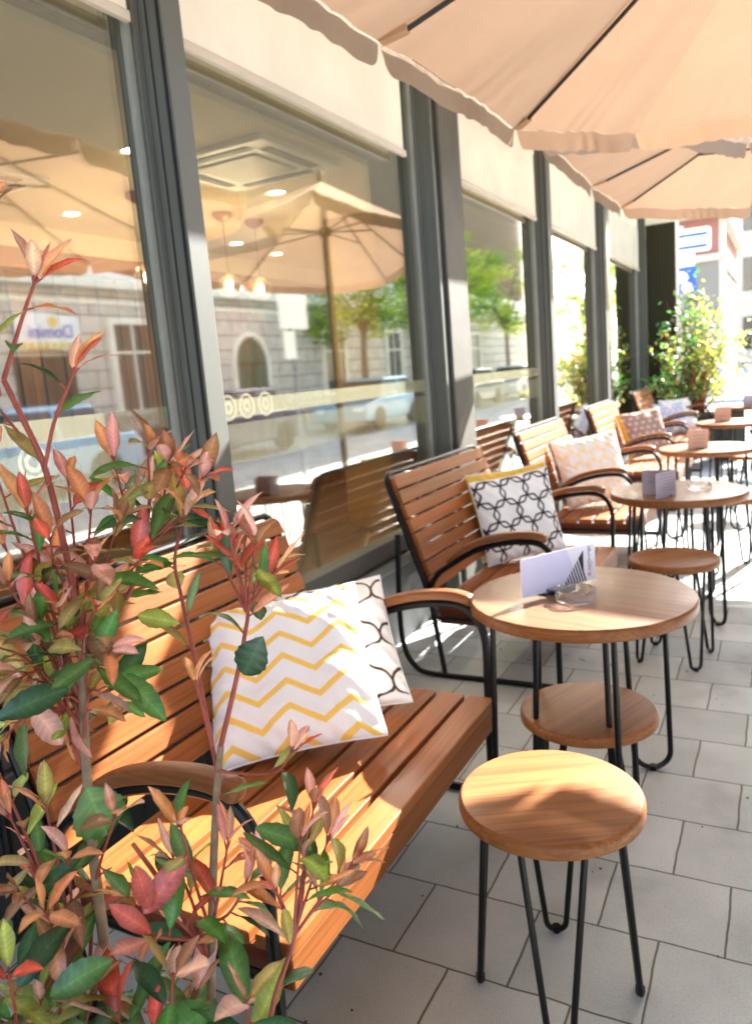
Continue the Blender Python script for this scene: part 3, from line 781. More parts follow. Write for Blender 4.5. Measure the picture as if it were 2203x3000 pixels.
def cushion(x, y, yaw, lean, roll, S, pat, label, n=110, T=.075, back=None, dz=0., off=0., name='cushion', group='cushions on the benches'):
    e = Vector((math.cos(yaw), math.sin(yaw), 0)); nn = Vector((math.sin(yaw), -math.cos(yaw), 0))
    up = Vector((0, 0, 1)) * math.cos(lean) - nn * math.sin(lean); nrm = nn * math.cos(lean) + Vector((0, 0, 1)) * math.sin(lean)
    e2 = e * math.cos(roll) + up * math.sin(roll); u2 = up * math.cos(roll) - e * math.sin(roll)
    c0 = Vector((x, y, .385)); pts = [c0 - e2 * S / 2, c0 + e2 * S / 2, c0 + e2 * S / 2 + u2 * S, c0 - e2 * S / 2 + u2 * S]
    lift = .378 - min(p.z for p in pts) + dz
    c0 = c0 + Vector((0, 0, lift)) + nrm * off
    sd_ = rnd() * 10
    def pos(u, v, side):
        a = 2 * u - 1; b_ = 2 * v - 1
        pin = 1 - .055 * (1 - b_ * b_); pin2 = 1 - .055 * (1 - a * a)
        prof = (max(0, 1 - a ** 4) * max(0, 1 - b_ ** 4)) ** .55
        wr = .009 * math.sin(7 * a + 3 * b_ + sd_) * math.sin(5 * b_ - 2 * a + sd_) + .006 * math.sin(23 * (a + b_) + sd_) * max(abs(a), abs(b_)) ** 4 + .005 * math.sin(9 * math.atan2(b_, a) + sd_) * min(1, math.hypot(a, b_)) ** 2
        wr += .004 * math.sin(31 * a + sd_) * abs(b_) ** 6 + .004 * math.sin(29 * b_ + sd_) * abs(a) ** 6
        h = side * (T * prof) + wr * (prof ** .4)
        return c0 + e2 * (S / 2 * a * pin) + u2 * (S * .5 + S / 2 * b_ * pin2) + nrm * h
    b_ = MB()
    b_.sheet(lambda u, v: pos(u, v, 1), n, n, lambda u, v: pat(u, v))
    k = max(16, n // 3)
    b_.sheet(lambda u, v: pos(u, v, -1), k, k, (lambda u, v: back) if back else (lambda u, v: pat(1 - u, v)))
    s_ = MB()
    path = [pos(t, 0, 1) for t in [i / 24 for i in range(24)]] + [pos(1, t, 1) for t in [i / 24 for i in range(24)]] + [pos(1 - t, 1, 1) for t in [i / 24 for i in range(24)]] + [pos(0, 1 - t, 1) for t in [i / 24 for i in range(25)]]
    s_.tube(path, .0035, 6); s_.c = [back or WHITE] * len(s_.v)
    root = empty(name, c0, 0, label, 'cushion', group)
    _rel(b_, 'cover', 'pillow', root, 0, 60, 'col'); _rel(s_, 'piping', 'pillow', root, 0, 60, 'col')
    return root
cushion(-1.206, 1.673, .481, .72, .146, .50, pat_chevron, 'white cushion with yellow zigzag stripes, leaning on the nearest bench', 300, .085)
cushion(-1.235, 1.945, .60, .74, .085, .47, pat_trellis(BRN), 'white cushion with dark brown lattice print, behind the zigzag cushion', 220, .06)
cushion(-1.236, 4.008, .709, .259, .092, .47, pat_hex, 'white cushion with black interlocking chain print on the second bench', 240, .07)
cushion(-1.285, 4.10, .709, .30, .06, .50, pat_plain((.78, .50, .10)), 'plain yellow cushion showing above the black chain cushion', 60, .05)
cushion(-1.167, 5.626, .589, .299, .132, .50, pat_rings((.90, .62, .24), WHITE, .118, .2, .0062), 'white cushion with yellow ring chain print on the third bench', 150, .07)
cushion(-1.235, 5.74, .589, .33, .10, .50, pat_rings(BRN, (.55, .50, .48)), 'dark patterned cushion mostly hidden behind the yellow chain cushion', 90, .05)
cushion(-1.214, 8.399, .641, .414, .096, .50, pat_dots, 'brown dotted cushion with yellow side on the fourth bench', 120, .07, (.80, .48, .10))
cushion(-1.141, 11.00, .851, .516, 0., .50, pat_rings((.85, .6, .25), WHITE, .1), 'pale yellow patterned cushion on the farthest bench', 80, .07)
cushion(-1.28, 10.85, .6, .5, 0., .45, pat_rings((.4, .4, .5), (.6, .6, .68)), 'bluish patterned cushion lying behind the pale yellow one', 60, .06)

# ------------------------------------------------------------------ cards and ashtrays
ZT = .7004
def card_axes(a, b_):
    a = Vector((a[0], a[1], 0)); b_ = Vector((b_[0], b_[1], 0)); e = (b_ - a).normalized(); n_ = Vector((e.y, -e.x, 0)); return a, e, n_, (b_ - a).length
A_, e_, n_, W_ = card_axes((-.735, 2.298), (-.560, 2.568))
H_ = .128
root = empty('menu_card', (A_.x, A_.y, ZT), 0, 'lavender menu card with dark diagonal stripes standing in a clip on the near table', 'menu card')
ang = math.atan2(e_.y, e_.x); root.rotation_euler = (0, 0, ang)     # local x along the card, local -y to the viewer
def cp(poly, y0, th, name, mat, z0=.010):
    s = MB(); s.prism([(a, b_ + z0) for a, b_ in poly], th, lambda a, b_, c: (a, y0 - c, b_)); return s.build(name, M[mat], root, smooth=0)
cp(rounded(W_, H_, .008), .0008, .0016, 'sheet', 'card')
cp([(.002, .006), (.006, .002), (.182, .002), (.222, .060), (.196, H_ - .001), (.002, H_ - .001)], -.0009, .0003, 'tinted_panel', 'card_tint')
tri0, tri1 = (.172, .003), (.272, .108)
s = MB()
for k in range(9):
    x0 = .176 + k * .0122; x1 = x0 + .0062
    # slanted bars cut by the hypotenuse (above) and the right side
    def clip(x):
        t = (x - .172) / (.268 - .172); return max(0, t) * .108
    sh = -.34
    top0 = clip(x0) / (1 - 0); top1 = clip(x1)
    def hyp(xb):
        # bar leaning left going up: x = xb + sh*z ; hypotenuse z=(x-.172)*1.125 
        z = (xb - .172) * 1.125 / (1 - sh * 1.125); return z
    z0, z1 = hyp(x0), hyp(x1)
    poly = [(x0, .003), (x1, .003), (x1 + sh * z1, z1 + .003), (x0 + sh * z0, z0 + .003)]
    s.prism([(a, b_ + .010) for a, b_ in poly], .0003, lambda a, b_, c: (a, -.0013 - c, b_))
for k in range(5):
    xr = .268; zb = .010 + .018 * k + .006; sh = -.34
    z0 = zb; x_at = lambda z, zr: xr + sh * (z - zr)
    def hz(zr): return (zr * 1 + 0) if False else (xr - .172 - sh * zr) * 1.125 / (1 - sh * 1.125)
    za, zc = hz(zb), hz(zb + .0165)
    if za > zb + .004:
        poly = [(xr, zb), (xr, zb + .0165), (xr + sh * (zc - zb - .0165), zc), (xr + sh * (za - zb), za)]
        s.prism([(a, b_ + .013) for a, b_ in poly], .0003, lambda a, b_, c: (a, -.0013 - c, b_))
s.build('stripe_print', M['ink'], root, smooth=0)
text_mesh('lettering', 'zeitlounge', .0205, 'ink_grey', root, Matrix.Translation((.2985, -.0014, .046)) @ Matrix(((0, -1, 0, 0), (0, 0, -1, 0), (1, 0, 0, 0), (0, 0, 0, 1))))
text_mesh('small_print', 'bar  cafe  lounge', .0055, 'ink_grey', root, Matrix.Translation((.3065, -.0014, .040)) @ Matrix(((0, -1, 0, 0), (0, 0, -1, 0), (1, 0, 0, 0), (0, 0, 0, 1))))
s = MB(); n = 28; vs = []; fs = []
for k in range(n):
    t = 2 * PI * k / n
    for rr in (.0062, .0034): vs.append((.2935 + rr * math.cos(t), -.0014, .034 + rr * math.sin(t)))
for k in range(n):
    a = 2 * k; b_ = 2 * ((k + 1) % n); fs.append((a, b_, b_ + 1, a + 1))
s.add(vs, fs); s.build('logo_ring', M['ink_red'], root, smooth=0)
# holder clip
hold = MB(); hold.prism([(0, .0), (-.036, .0), (-.036, .002), (-.004, .002), (-.004, .020), (-.046, .026), (-.048, .010), (-.050, .010), (-.049, .0285), (-.002, .0215)], .085, lambda a, b_, c: (.098 + c, a - .002, b_))
hold.build('clip', M['steel'], root, .0005)
hold = MB(); hold.lathe([(.045, 0), (.045, .004), (.04, .006)], 32, (.13, .022, 0)); hold.build('base', M['rubber'], root)
def folded_card(p, rz, w_, h, mat, label, open_=.9, lines=6):
    r = empty('folded_card', (p[0], p[1], ZT), rz, label, 'menu card', 'small cards on the farther tables')
    for k, a in enumerate((open_ / 2, -open_ / 2)):
        s = MB(); s.box(0, w_, -.001, .001, 0, h)
        o = s.build('leaf', M[mat], r, smooth=0); o.rotation_euler = (0, 0, PI + a if k == 0 else PI + a)
        if k == 1 or True:
            s = MB()
            for q in range(lines):
                z = h * (.88 - .75 * q / lines); s.box(w_ * .12, w_ * uni(.5, .85), -.0016, -.0012, z, z + h * .03); s.box(w_ * .12, w_ * uni(.5, .85), .0012, .0016, z, z + h * .03)
            t = s.build('print', M['ink_grey'], o, smooth=0)
    s = MB(); s.box(-w_ * .62, -w_ * .2, -.03, .03, 0, .006); s.build('base', M['rubber'], r, .001)
    return r
folded_card((-.50, 4.285), .55, .17, .135, 'card_grey', 'grey lilac folded card with small print on the second table', 1.05)
folded_card((-.505, 6.36), .05, .15, .145, 'card_pink', 'rosy card standing on the third table', .5, 4)
folded_card((-.475, 8.67), .0, .155, .145, 'card_pink', 'rosy card standing on the fourth table', .5, 3)
folded_card((-.30, 10.75), .2, .15, .14, 'card_grey', 'grey card on the farthest table at the right edge', .5, 3)
def make_ashtray():
    r = empty('glass_ashtray')
    s = MB(); n = 64
    prof = [(.0, .0), (.054, .0), (.060, .003), (.0625, .010), (.0645, .037), (.063, .0405), (.059, .0415), (.0555, .039), (.052, .012), (.046, .0070), (.0, .0060)]
    vs = []; fs = []
    for i, (rr, z) in enumerate(prof):
        for k in range(n):
            a = 2 * PI * k / n; zz = z
            if z > .032:
                dd = min(abs(((a - q * PI / 2 + PI) % (2 * PI)) - PI) for q in (.5, 1.5, 2.5, 3.5)); zz = z - .009 * math.exp(-(dd / .10) ** 4)
            vs.append((rr * math.cos(a), rr * math.sin(a), zz))
    for i in range(len(prof) - 1):
        for k in range(n):
            k2 = (k + 1) % n; fs.append((i * n + k, i * n + k2, (i + 1) * n + k2, (i + 1) * n + k))
    s.add(vs, fs); s.build('bowl', M['ash'], r, smooth=40)
    bm = bmesh.new(); me = r.children[0].data; bm.from_mesh(me); bmesh.ops.remove_doubles(bm, verts=bm.verts, dist=1e-6); bm.to_mesh(me); bm.free()
    return r
as_ = make_ashtray(); as_.location = (-.575, 2.345, ZT); tag(as_, 'round clear glass ashtray on the near table in front of the lavender card', 'ashtray', 'glass ashtrays')
c = copy_tree(as_); c.location = (-.40, 4.47, ZT); c['label'] = 'clear glass ashtray on the second table beside the grey card'

# ------------------------------------------------------------------ parasols
def parasol(cx, cy, zh, za, tips, label, hub_drop=.35, pole_r=.03, norib=()):
    root = empty('parasol', (cx, cy, 0), 0, label, 'parasol', 'beige parasols over the terrace')
    P = [Vector((x - cx, y - cy, zh)) for x, y in tips]; ap = Vector((0, 0, za)); n = len(P)
    can = MB(); val = MB()
    for i in range(n):
        a, b_ = P[i], P[(i + 1) % n]
        def surf(s_, t):
            e = a.lerp(b_, s_); r = ap.lerp(e, t)
            bow = 4 * s_ * (1 - s_)
            inw = -e.xy.normalized() * (.030 * bow * t * t * (b_ - a).length)
            return Vector((r.x + inw.x, r.y + inw.y, r.z - .030 * bow * t * (1 - .75 * t) * (b_ - a).length * 1.4 - .02 * math.sin(PI * t) + .0035 * t ** 8 * math.sin(s_ * 38 + 3 * math.sin(s_ * 9 + i)) + .004 * math.sin(s_ * 13 + t * 5 + i) * t * bow))
        can.sheet(lambda s_, t: surf(s_, .03 + .97 * t), 40, 24)
        ln = (b_ - a).length; k0 = rnd() * 9
        def vl(s_, t):
            q = surf(s_, 1.); out = (a.lerp(b_, .5)).xy.normalized()
            endr = min(1, min(s_, 1 - s_) / .06); dep = .085 * (.35 + .65 * math.sqrt(max(0, 1 - (1 - endr) ** 2)))
            rip = .0035 * math.sin(s_ * ln * 60 + k0 + 2.3 * math.sin(s_ * 11)) * (.15 + t * .85) * (.5 + .5 * math.sin(s_ * 7 + k0)) + .006 * math.sin(s_ * 11 + k0) * t
            gap = .012 * t * (1 if s_ < .5 else -1) * (1 - endr)
            q2 = q + (b_ - a).normalized() * gap
            return Vector((q2.x + out.x * (.004 + rip), q2.y + out.y * (.004 + rip), q2.z - dep * t))
        val.sheet(vl, 110, 6)
    can.build('canopy', M['canvas'], root, smooth=80)
    val.build('valance', M['canvas'], root, smooth=80)
    hub = Vector((0, 0, za - .10)); h2 = Vector((0, 0, za - hub_drop - .10))
    for ip_, p in enumerate(P):
        if ip_ in norib: continue
        d = (p - ap).normalized(); nz_ = Vector((0, 0, -1))
        s = MB(); q0 = ap.lerp(p, .04) + nz_ * .030; q1 = ap.lerp(p, .5) + nz_ * .040; q2 = p + nz_ * .016 - d * .085
        s.tube([q0, q1, q2], .0085, 6, smooth=4); rb = s.build('rib', M['rib'], root)
        s = MB(); s.tube([h2, ap.lerp(p, .52) + nz_ * .045], .007, 6); s.build('strut', M['rib'], rb)
        s = MB(); side = d.cross(Vector((0, 0, 1))).normalized(); c0 = p - d * .105 + nz_ * .016; c1 = p - d * .004 + nz_ * .006
        vs = [c0 + side * .017 + nz_ * .012, c0 - side * .017 + nz_ * .012, c1 - side * .024, c1 + side * .024, c0 + side * .017 - nz_ * .010, c0 - side * .017 - nz_ * .010, c1 - side * .024 - nz_ * .006, c1 + side * .024 - nz_ * .006]
        s.add(vs, [(0, 1, 2, 3), (7, 6, 5, 4), (0, 3, 7, 4), (1, 5, 6, 2), (0, 4, 5, 1), (3, 2, 6, 7)]); s.build('pocket', M['pocket'], rb, .002)
    s = MB(); s.tube([(0, 0, .06), (0, 0, za + .02)], pole_r, 14); s.build('pole', M['rib'], root)
    s = MB(); s.lathe([(.05, -.04), (.06, 0), (.05, .04)], 20, h2); s.build('runner', M['rib'], root)
    s = MB(); s.lathe([(.05, -.03), (.055, 0), (.04, .04)], 20, hub); s.build('hub', M['rib'], root)
    s = MB(); s.lathe([(.0, .002), (.21, .002), (.22, .02), (.20, .05), (.05, .07), (.0, .07)], 32, cap=False); s.build('base', M['rib'], root)
    s = MB(); s.lathe([(.02, 0), (.035, .05), (.012, .10)], 16, (0, 0, za + .0)); s.build('finial', M['rib'], root)
    return root
def octo(cx, cy, ap): return [(cx + ap / math.cos(PI / 8) * math.cos(math.radians(22.5 + 45 * k)), cy + ap / math.cos(PI / 8) * math.sin(math.radians(22.5 + 45 * k))) for k in range(8)]
parasol(.30, 2.62, 2.50, 3.08, [(-1.25, 1.15), (-1.16, 2.44), (-1.09, 3.66), (-.65, 4.16), (.16, 4.34), (.50, 4.66), (1.15, 4.6), (1.75, 3.7), (1.75, 2.4), (1.7, 1.4), (1.0, .8), (-.4, .8)], 'near beige parasol across the top right, over the front stool and table', norib=(3, 5))  # out-of-view far hem corners shaped to put sun patches on stool and bench
parasol(.06, 6.45, 2.60, 3.24, [(-1.17, 5.65), (-1.15, 6.64), (-.25, 7.66), (.10, 8.1), (.60, 8.75), (1.4, 8.8), (1.75, 7.4), (1.75, 6.0), (1.4, 5.0), (.9, 5.29), (-.2, 5.27), (-.55, 4.55), (-1.14, 4.28)], 'farther beige parasol in front of the pink building', norib=(3, 10, 11))  # hem bent and lengthened out of view to place shade on tables and bench
parasol(.30, -.16, 2.50, 3.16, octo(.30, -.16, 1.43), 'beige parasol over the camera, seen only mirrored in the first window')

# ------------------------------------------------------------------ red-leaved shrub in the foreground
RED = (.46, .10, .075); ORA = (.54, .25, .13); PNK = (.58, .32, .27); OLI = (.28, .25, .085); GRN = (.065, .16, .04); YGR = (.27, .33, .08); DGR = (.022, .075, .028); BRZ = (.26, .13, .075)
def leaf(mb, base, d, upv, ln, wd, curl, fold, c, c2=None, seg=8, sharp=.85):
    d = d.normalized(); side = d.cross(upv)
    if side.length < 1e-4: side = d.orthogonal()
    side.normalize(); nrm = side.cross(d).normalized()
    c2 = c2 or tuple(min(1, x * 1.7 + .03) for x in c)
    vs = []; cs = []; fs = []
    vs = []; cs = []; fs = []; es = []
    p = Vector(base); dd = d.copy(); st_ = ln / seg; pk = uni(.42, .58); tw = uni(-.25, .25); wob = uni(0, 6)
    for i in range(seg + 1):
        t = i / seg; wv = wd * .5 * (math.sin(PI * t ** (math.log(.5) / math.log(pk))) ** sharp if 0 < t < 1 else 0) * (1 + .05 * math.sin(i * 2.1 + wob))
        n_i = side.cross(dd).normalized(); sd_ = (side * math.cos(tw * t) + n_i * math.sin(tw * t)); rp = n_i * (ln * .012 * math.sin(i * 1.9 + wob))
        vs += [p - sd_ * wv + n_i * wv * fold + rp, p, p + sd_ * wv + n_i * wv * fold - rp]
        edge = tuple(x * uni(.85, 1.06) for x in c); cs += [edge, c2, edge]; es += [(1, t), (0, t), (1, t)]
        dd = (dd - nrm * (curl / seg)).normalized(); p = p + dd * st_
    for i in range(seg):
        a = i * 3
        fs += [(a, a + 1, a + 4, a + 3), (a + 1, a + 2, a + 5, a + 4)]
    mb.add(vs, fs, cs); mb.e += es
def jit(c, k=.25):
    s_ = uni(1 - k, 1 + k); return tuple(min(1, max(0, x * s_ * uni(.88, 1.12))) for x in c)
fol = MB(); stems = MB(); twigs = MB()
GA = 2.39996
def shoot(path, r0, r1, dep, tip=6, along=6, lng=.060, young=.5, mb=None, start=.15, spread=1.):
    mb = mb or twigs
    deps = dep if isinstance(dep, (list, tuple)) else [dep] * len(path)
    pts = [at(p[0], p[1], deps[min(i, len(deps) - 1)]) for i, p in enumerate(path)]
    if len(pts) > 2: pts = catmull(pts, 4)
    n = len(pts)
    mb.tube(pts, [r0 + (r1 - r0) * i / (n - 1) for i in range(n)], 7)
    ph = uni(0, 6.28); lng *= 1.12; along = along - (along > 3); tip = tip - (tip > 4)
    tot = along + tip
    for k in range(tot):
        t = start + (1 - start) * (k / max(1, along)) * .93 if k < along else .95 + .05 * (k - along) / max(1, tip)
        t = min(t, 1.); fi = t * (n - 1); i = min(int(fi), n - 2); b = pts[i].lerp(pts[i + 1], fi - i)
        ax = (pts[i + 1] - pts[i]).normalized(); ph += GA
        o1 = ax.orthogonal().normalized(); o2 = ax.cross(o1); rad = o1 * math.cos(ph) + o2 * math.sin(ph)
        tipk = k >= along
        el = uni(.12, .62) if tipk else uni(.65, 1.25)
        d = ax * math.cos(el * spread) + rad * math.sin(el * spread) + Vector((0, 0, .10 if tipk else -.08))
        yv = rnd()
        if tipk: c = jit(random.choice([RED, ORA, PNK, PNK, BRZ, ORA] if yv < young + .15 else [OLI, YGR, BRZ, PNK, GRN])); l_ = lng * uni(.62, 1.05)
        else:
            c = jit(random.choice([GRN, DGR, GRN, YGR, OLI, GRN] if yv > young * .55 else [ORA, PNK, BRZ, OLI, RED])); l_ = lng * uni(.8, 1.25)
        upv = (ax * .9 + Vector((0, 0, .6)) + Vector((uni(-.3, .3), uni(-.3, .3), 0)))
        pet = b + d.normalized() * .008
        twigs.tube([b, pet + d.normalized() * .003], .0012, 5)
        leaf(fol, pet, d, upv, l_, l_ * uni(.25, .37), uni(-.2, 1.0), uni(.10, .5), c)
def bigleaf(px, py, dep, dpx, dpy, ddep, l_, wd, c, facing=1., curl=.3, fold=.15):
    a = at(px, py, dep); b = at(px + dpx, py + dpy, dep + ddep); d = (b - a)
    toC = (CAM - a).normalized()
    leaf(fol, a, d, toC * facing + Vector((0, 0, .25)), l_, wd, curl, fold, c, None, 18, .72)
shoot([(268, 2330), (236, 2120), (205, 1880), (188, 1660), (180, 1450), (176, 1380)], .0078, .0045, .95, 0, 3, .07, .2, stems, .5)
b0 = at(268, 2330, .95); stems.tube([b0 + Vector((.01, -.02, -.25)), b0], [.009, .0078], 8)
shoot([(462, 2330), (466, 2000), (475, 1760), (485, 1640)], .0058, .0042, .93, 0, 2, .06, .3, stems, .4)
b1 = at(462, 2330, .93); stems.tube([b1 + Vector((-.02, -.01, -.25)), b1], [.007, .0058], 8)
shoot([(177, 1390), (150, 1240), (118, 1100), (92, 1010), (50, 920), (8, 835)], .0042, .0032, [.95, .93, .9, .88, .87, .86], 0, 2, .05, .9, start=.2)
shoot([(8, 835), (30, 760), (58, 670), (76, 622)], .003, .0018, .86, 6, 2, .054, 1., start=.3)
shoot([(98, 1030), (118, 930), (146, 858), (160, 822)], .0026, .0016, .88, 4, 2, .054, 1., start=.4)
shoot([(0, 870), (-20, 760), (-40, 600), (-20, 440)], .002, .0012, .84, 4, 5, .05, 1.)
shoot([(40, 950), (0, 900), (-40, 840)], .002, .0012, .88, 3, 1, .05, 1.)
shoot([(180, 1480), (225, 1400), (290, 1290), (318, 1180), (330, 1090)], .0038, .0024, [.95, .96, .98, 1., 1.], 5, 5, .058, .55)
for (x, y) in ((250, 1010), (325, 985), (372, 1020), (405, 1035), (440, 1060), (285, 1075), (355, 1100), (420, 1110)):
    shoot([(322, 1200), ((322 + x) / 2 + uni(-12, 12), (1170 + y) / 2 + 15), (x, y)], .0022, .0013, [1., 1. + uni(-.05, .05), 1. + uni(-.1, .1)], 6, 4, .056, .7, start=.45)
shoot([(485, 1640), (520, 1490), (538, 1395), (543, 1330), (512, 1225)], .0034, .002, [.93, .93, .93, .94, .95], 6, 3, .055, .75, start=.5)
for (x, y) in ((505, 1180), (540, 1215), (598, 1262), (568, 1285), (480, 1215), (560, 1200)):
    shoot([(540, 1345), ((540 + x) / 2, (1345 + y) / 2), (x, y)], .002, .0012, [.94, .94, .94 + uni(-.06, .06)], 5, 2, .054, .85, start=.5)
shoot([(478, 1700), (450, 1560), (425, 1430), (398, 1310), (384, 1225), (408, 1130)], .0032, .002, [.93, .95, .97, .98, .98, .98], 5, 6, .058, .5, start=.4)
shoot([(465, 1640), (445, 1560), (432, 1510)], .002, .0013, .91, 4, 0, .048, 1.)
shoot([(585, 2320), (602, 2200), (640, 2085), (662, 1980), (670, 1890)], .0034, .0022, .90, 5, 4, .06, .55, start=.3)
for (x, y, dd) in ((690, 1770, .0), (608, 1960, -.03), (735, 1960, .03), (770, 1905, .03), (720, 1850, .0), (575, 1900, .03), (660, 1850, -.03)):
    shoot([(645, 2060), ((645 + x) / 2, (2060 + y) / 2 - 10), (x, y)], .002, .0012, [.9, .9 + dd / 2, .9 + dd], 4, 3, .052, .8, start=.45)
shoot([(477, 1695), (560, 1702), (610, 1695), (640, 1655)], .0018, .0012, .9, 4, 2, .045, .9, start=.5)
shoot([(457, 2112), (400, 2010), (340, 1920), (292, 1855)], .0034, .0026, [.93, .91, .89, .88], 0, 2, .05, .6)
for (x, y) in ((380, 1890), (500, 1860), (395, 1810), (310, 1970), (340, 2060), (540, 1950)):
    shoot([(462, 2080 + uni(-60, 60)), ((462 + x) / 2, (2070 + y) / 2), (x, y)], .0024, .0013, [.93, .9, .9 + uni(-.08, .08)], 5, 4, .052, .65, start=.35)
for (x, y) in ((20, 1790), (100, 1770), (40, 1960), (150, 1890), (-10, 1680), (255, 1790), (80, 1870), (100, 2010)):
    shoot([(190 + uni(-30, 10), 2120), ((165 + x) / 2, (2090 + y) / 2), (x, y)], .0026, .0014, [.95, .95, .92 + uni(-.1, .1)], 5, 5, .056, .6, start=.3)
for (x, y) in ((20, 1290), (110, 1180), (-10, 1420), (60, 1480), (240, 1430), (130, 1330), (60, 1120), (-20, 1010), (20, 1610), (245, 1540), (210, 1230), (90, 1420), (40, 1500), (150, 1560), (10, 1200), (215, 1330)):
    shoot([(182, 1640 + uni(-120, 60)), ((150 + x) / 2, (1500 + y) / 2), (x, y)], .0026, .0013, [.95, .94, .93 + uni(-.1, .12)], 5, 6, .058, .62, start=.3)
for (x, y) in ((20, 2140), (90, 2200), (200, 2200), (260, 2240), (330, 2210), (430, 2190), (540, 2200), (-10, 2060), (130, 2120), (380, 2140)):
    shoot([(x + uni(-60, 60), 2400), (x + uni(-20, 20), 2290), (x, y)], .0028, .0016, [.92, .9, .88 + uni(-.08, .1)], 3, 7, .070, .22, start=.3, spread=1.1)
for (x, y) in ((200, 1120), (260, 1150), (150, 1060), (300, 1240), (120, 1240)):
    shoot([(182, 1480), ((182 + x) / 2, (1400 + y) / 2), (x, y)], .0024, .0013, [.96, .97, .98 + uni(-.08, .08)], 5, 5, .056, .75, start=.35)
bigleaf(190, 1730, .86, 60, 130, .02, .078, .060, GRN, 1., .5, .12)
bigleaf(578, 1398, .90, -45, 85, .0, .054, .041, (.012, .045, .016), 1., .3, .15)
bigleaf(560, 1820, .88, 150, 40, .02, .085, .026, GRN, .6, .6, .2)
bigleaf(395, 1370, .96, -95, -20, .0, .055, .026, YGR, 1., .1, .1)
bigleaf(270, 1480, .95, 95, 100, -.02, .080, .030, GRN, 1., .4, .2)
bigleaf(460, 2210, .86, -70, 60, .0, .060, .050, GRN, 1., .3, .1)
bigleaf(330, 2000, .86, -30, -90, .0, .052, .024, RED, .8, .1, .3)
bigleaf(315, 2010, .86, 80, -110, .01, .078, .030, RED, .9, .2, .25)
bigleaf(110, 2190, .86, 90, -60, .0, .075, .034, GRN, .8, .5, .2)
bigleaf(-10, 1580, .88, 120, -60, .0, .085, .035, DGR, .8, .5, .2)
bigleaf(300, 1215, .95, 15, -95, .0, .060, .022, RED, .9, .1, .3)
bigleaf(60, 1540, .9, 90, 110, .01, .068, .030, PNK, .9, .2, .2)
shrub = empty('red_leaved_shrub', (b0.x, b0.y, .47), 0, 'tall shrub with glossy red and green leaves in front of the nearest bench', 'shrub')
_rel(fol, 'foliage', 'leaf', shrub, 0, 180, 'col'); _rel(stems, 'trunk', 'stem', shrub, 0, 60); _rel(twigs, 'twigs', 'twig', shrub, 0, 60)
pl_ = empty('planter_box', (b0.x + .08, b0.y - .03, 0), 0, 'dark planter box holding the red-leaved shrub just below the view', 'planter')
s = MB(); s.box(-.36, .26, -.16, .16, .0, .50); s.build('box', M['planter'], pl_, .012)
s = MB(); s.box(-.34, .24, -.14, .14, .49, .505); s.build('soil', M['soil'], pl_)

# ------------------------------------------------------------------ leafy shrub by the corner pillar
def random_in(r):
    while True:
        v = Vector((uni(-1, 1), uni(-1, 1), uni(-1, 1)))
        if v.length < 1: return Vector((v.x * r[0], v.y * r[1], v.z * r[2]))
fol = MB(); stems = MB(); SC = Vector((-1.10, 11.95, 0))
for k in range(60):
    a = uni(0, 6.28); rr = uni(.1, 1.05) ; hh = uni(1.2, 2.3) if rr < .55 else uni(.85, 1.95)
    if k < 3: rr, hh = uni(0, .25), uni(2.25, 2.6)
    e = SC + Vector((rr * math.cos(a), rr * .8 * math.sin(a), hh)); b_ = SC + Vector((uni(-.1, .1), uni(-.1, .1), .52)); mid = b_.lerp(e, .5) + Vector((0, 0, .12))
    pts = catmull([b_, mid, e], 8); stems.tube(pts, [.010 - .007 * i / (len(pts) - 1) for i in range(len(pts))], 6)
    for q in range(42):
        t = uni(.25, 1.02); i = min(int(t * (len(pts) - 1)), len(pts) - 2); p = pts[i] + Vector((uni(-.10, .10), uni(-.10, .10), uni(-.10, .12)))
        d = Vector((uni(-1, 1), uni(-1, 1), uni(-.4, .9)))
        sunny = e.x > SC.x + .05  # yellower, lighter leaves on this side put the sunlight into the colour
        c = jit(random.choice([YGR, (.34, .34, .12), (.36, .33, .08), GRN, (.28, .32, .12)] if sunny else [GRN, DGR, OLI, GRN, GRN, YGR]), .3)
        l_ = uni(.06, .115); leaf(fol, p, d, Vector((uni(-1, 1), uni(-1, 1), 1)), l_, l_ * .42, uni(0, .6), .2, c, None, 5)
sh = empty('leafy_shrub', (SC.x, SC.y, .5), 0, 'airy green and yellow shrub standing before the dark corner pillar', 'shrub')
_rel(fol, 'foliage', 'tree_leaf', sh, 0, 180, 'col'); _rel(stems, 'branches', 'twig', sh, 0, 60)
pb = empty('planter_box', (SC.x, SC.y, 0), 0, 'dark planter box under the airy shrub at the corner pillar', 'planter')
s = MB(); s.box(-.32, .32, -.28, .28, 0, .55); s.build('box', M['planter'], pb, .012)
s = MB(); s.box(-.30, .30, -.26, .26, .54, .556); s.build('soil', M['soil'], pb)

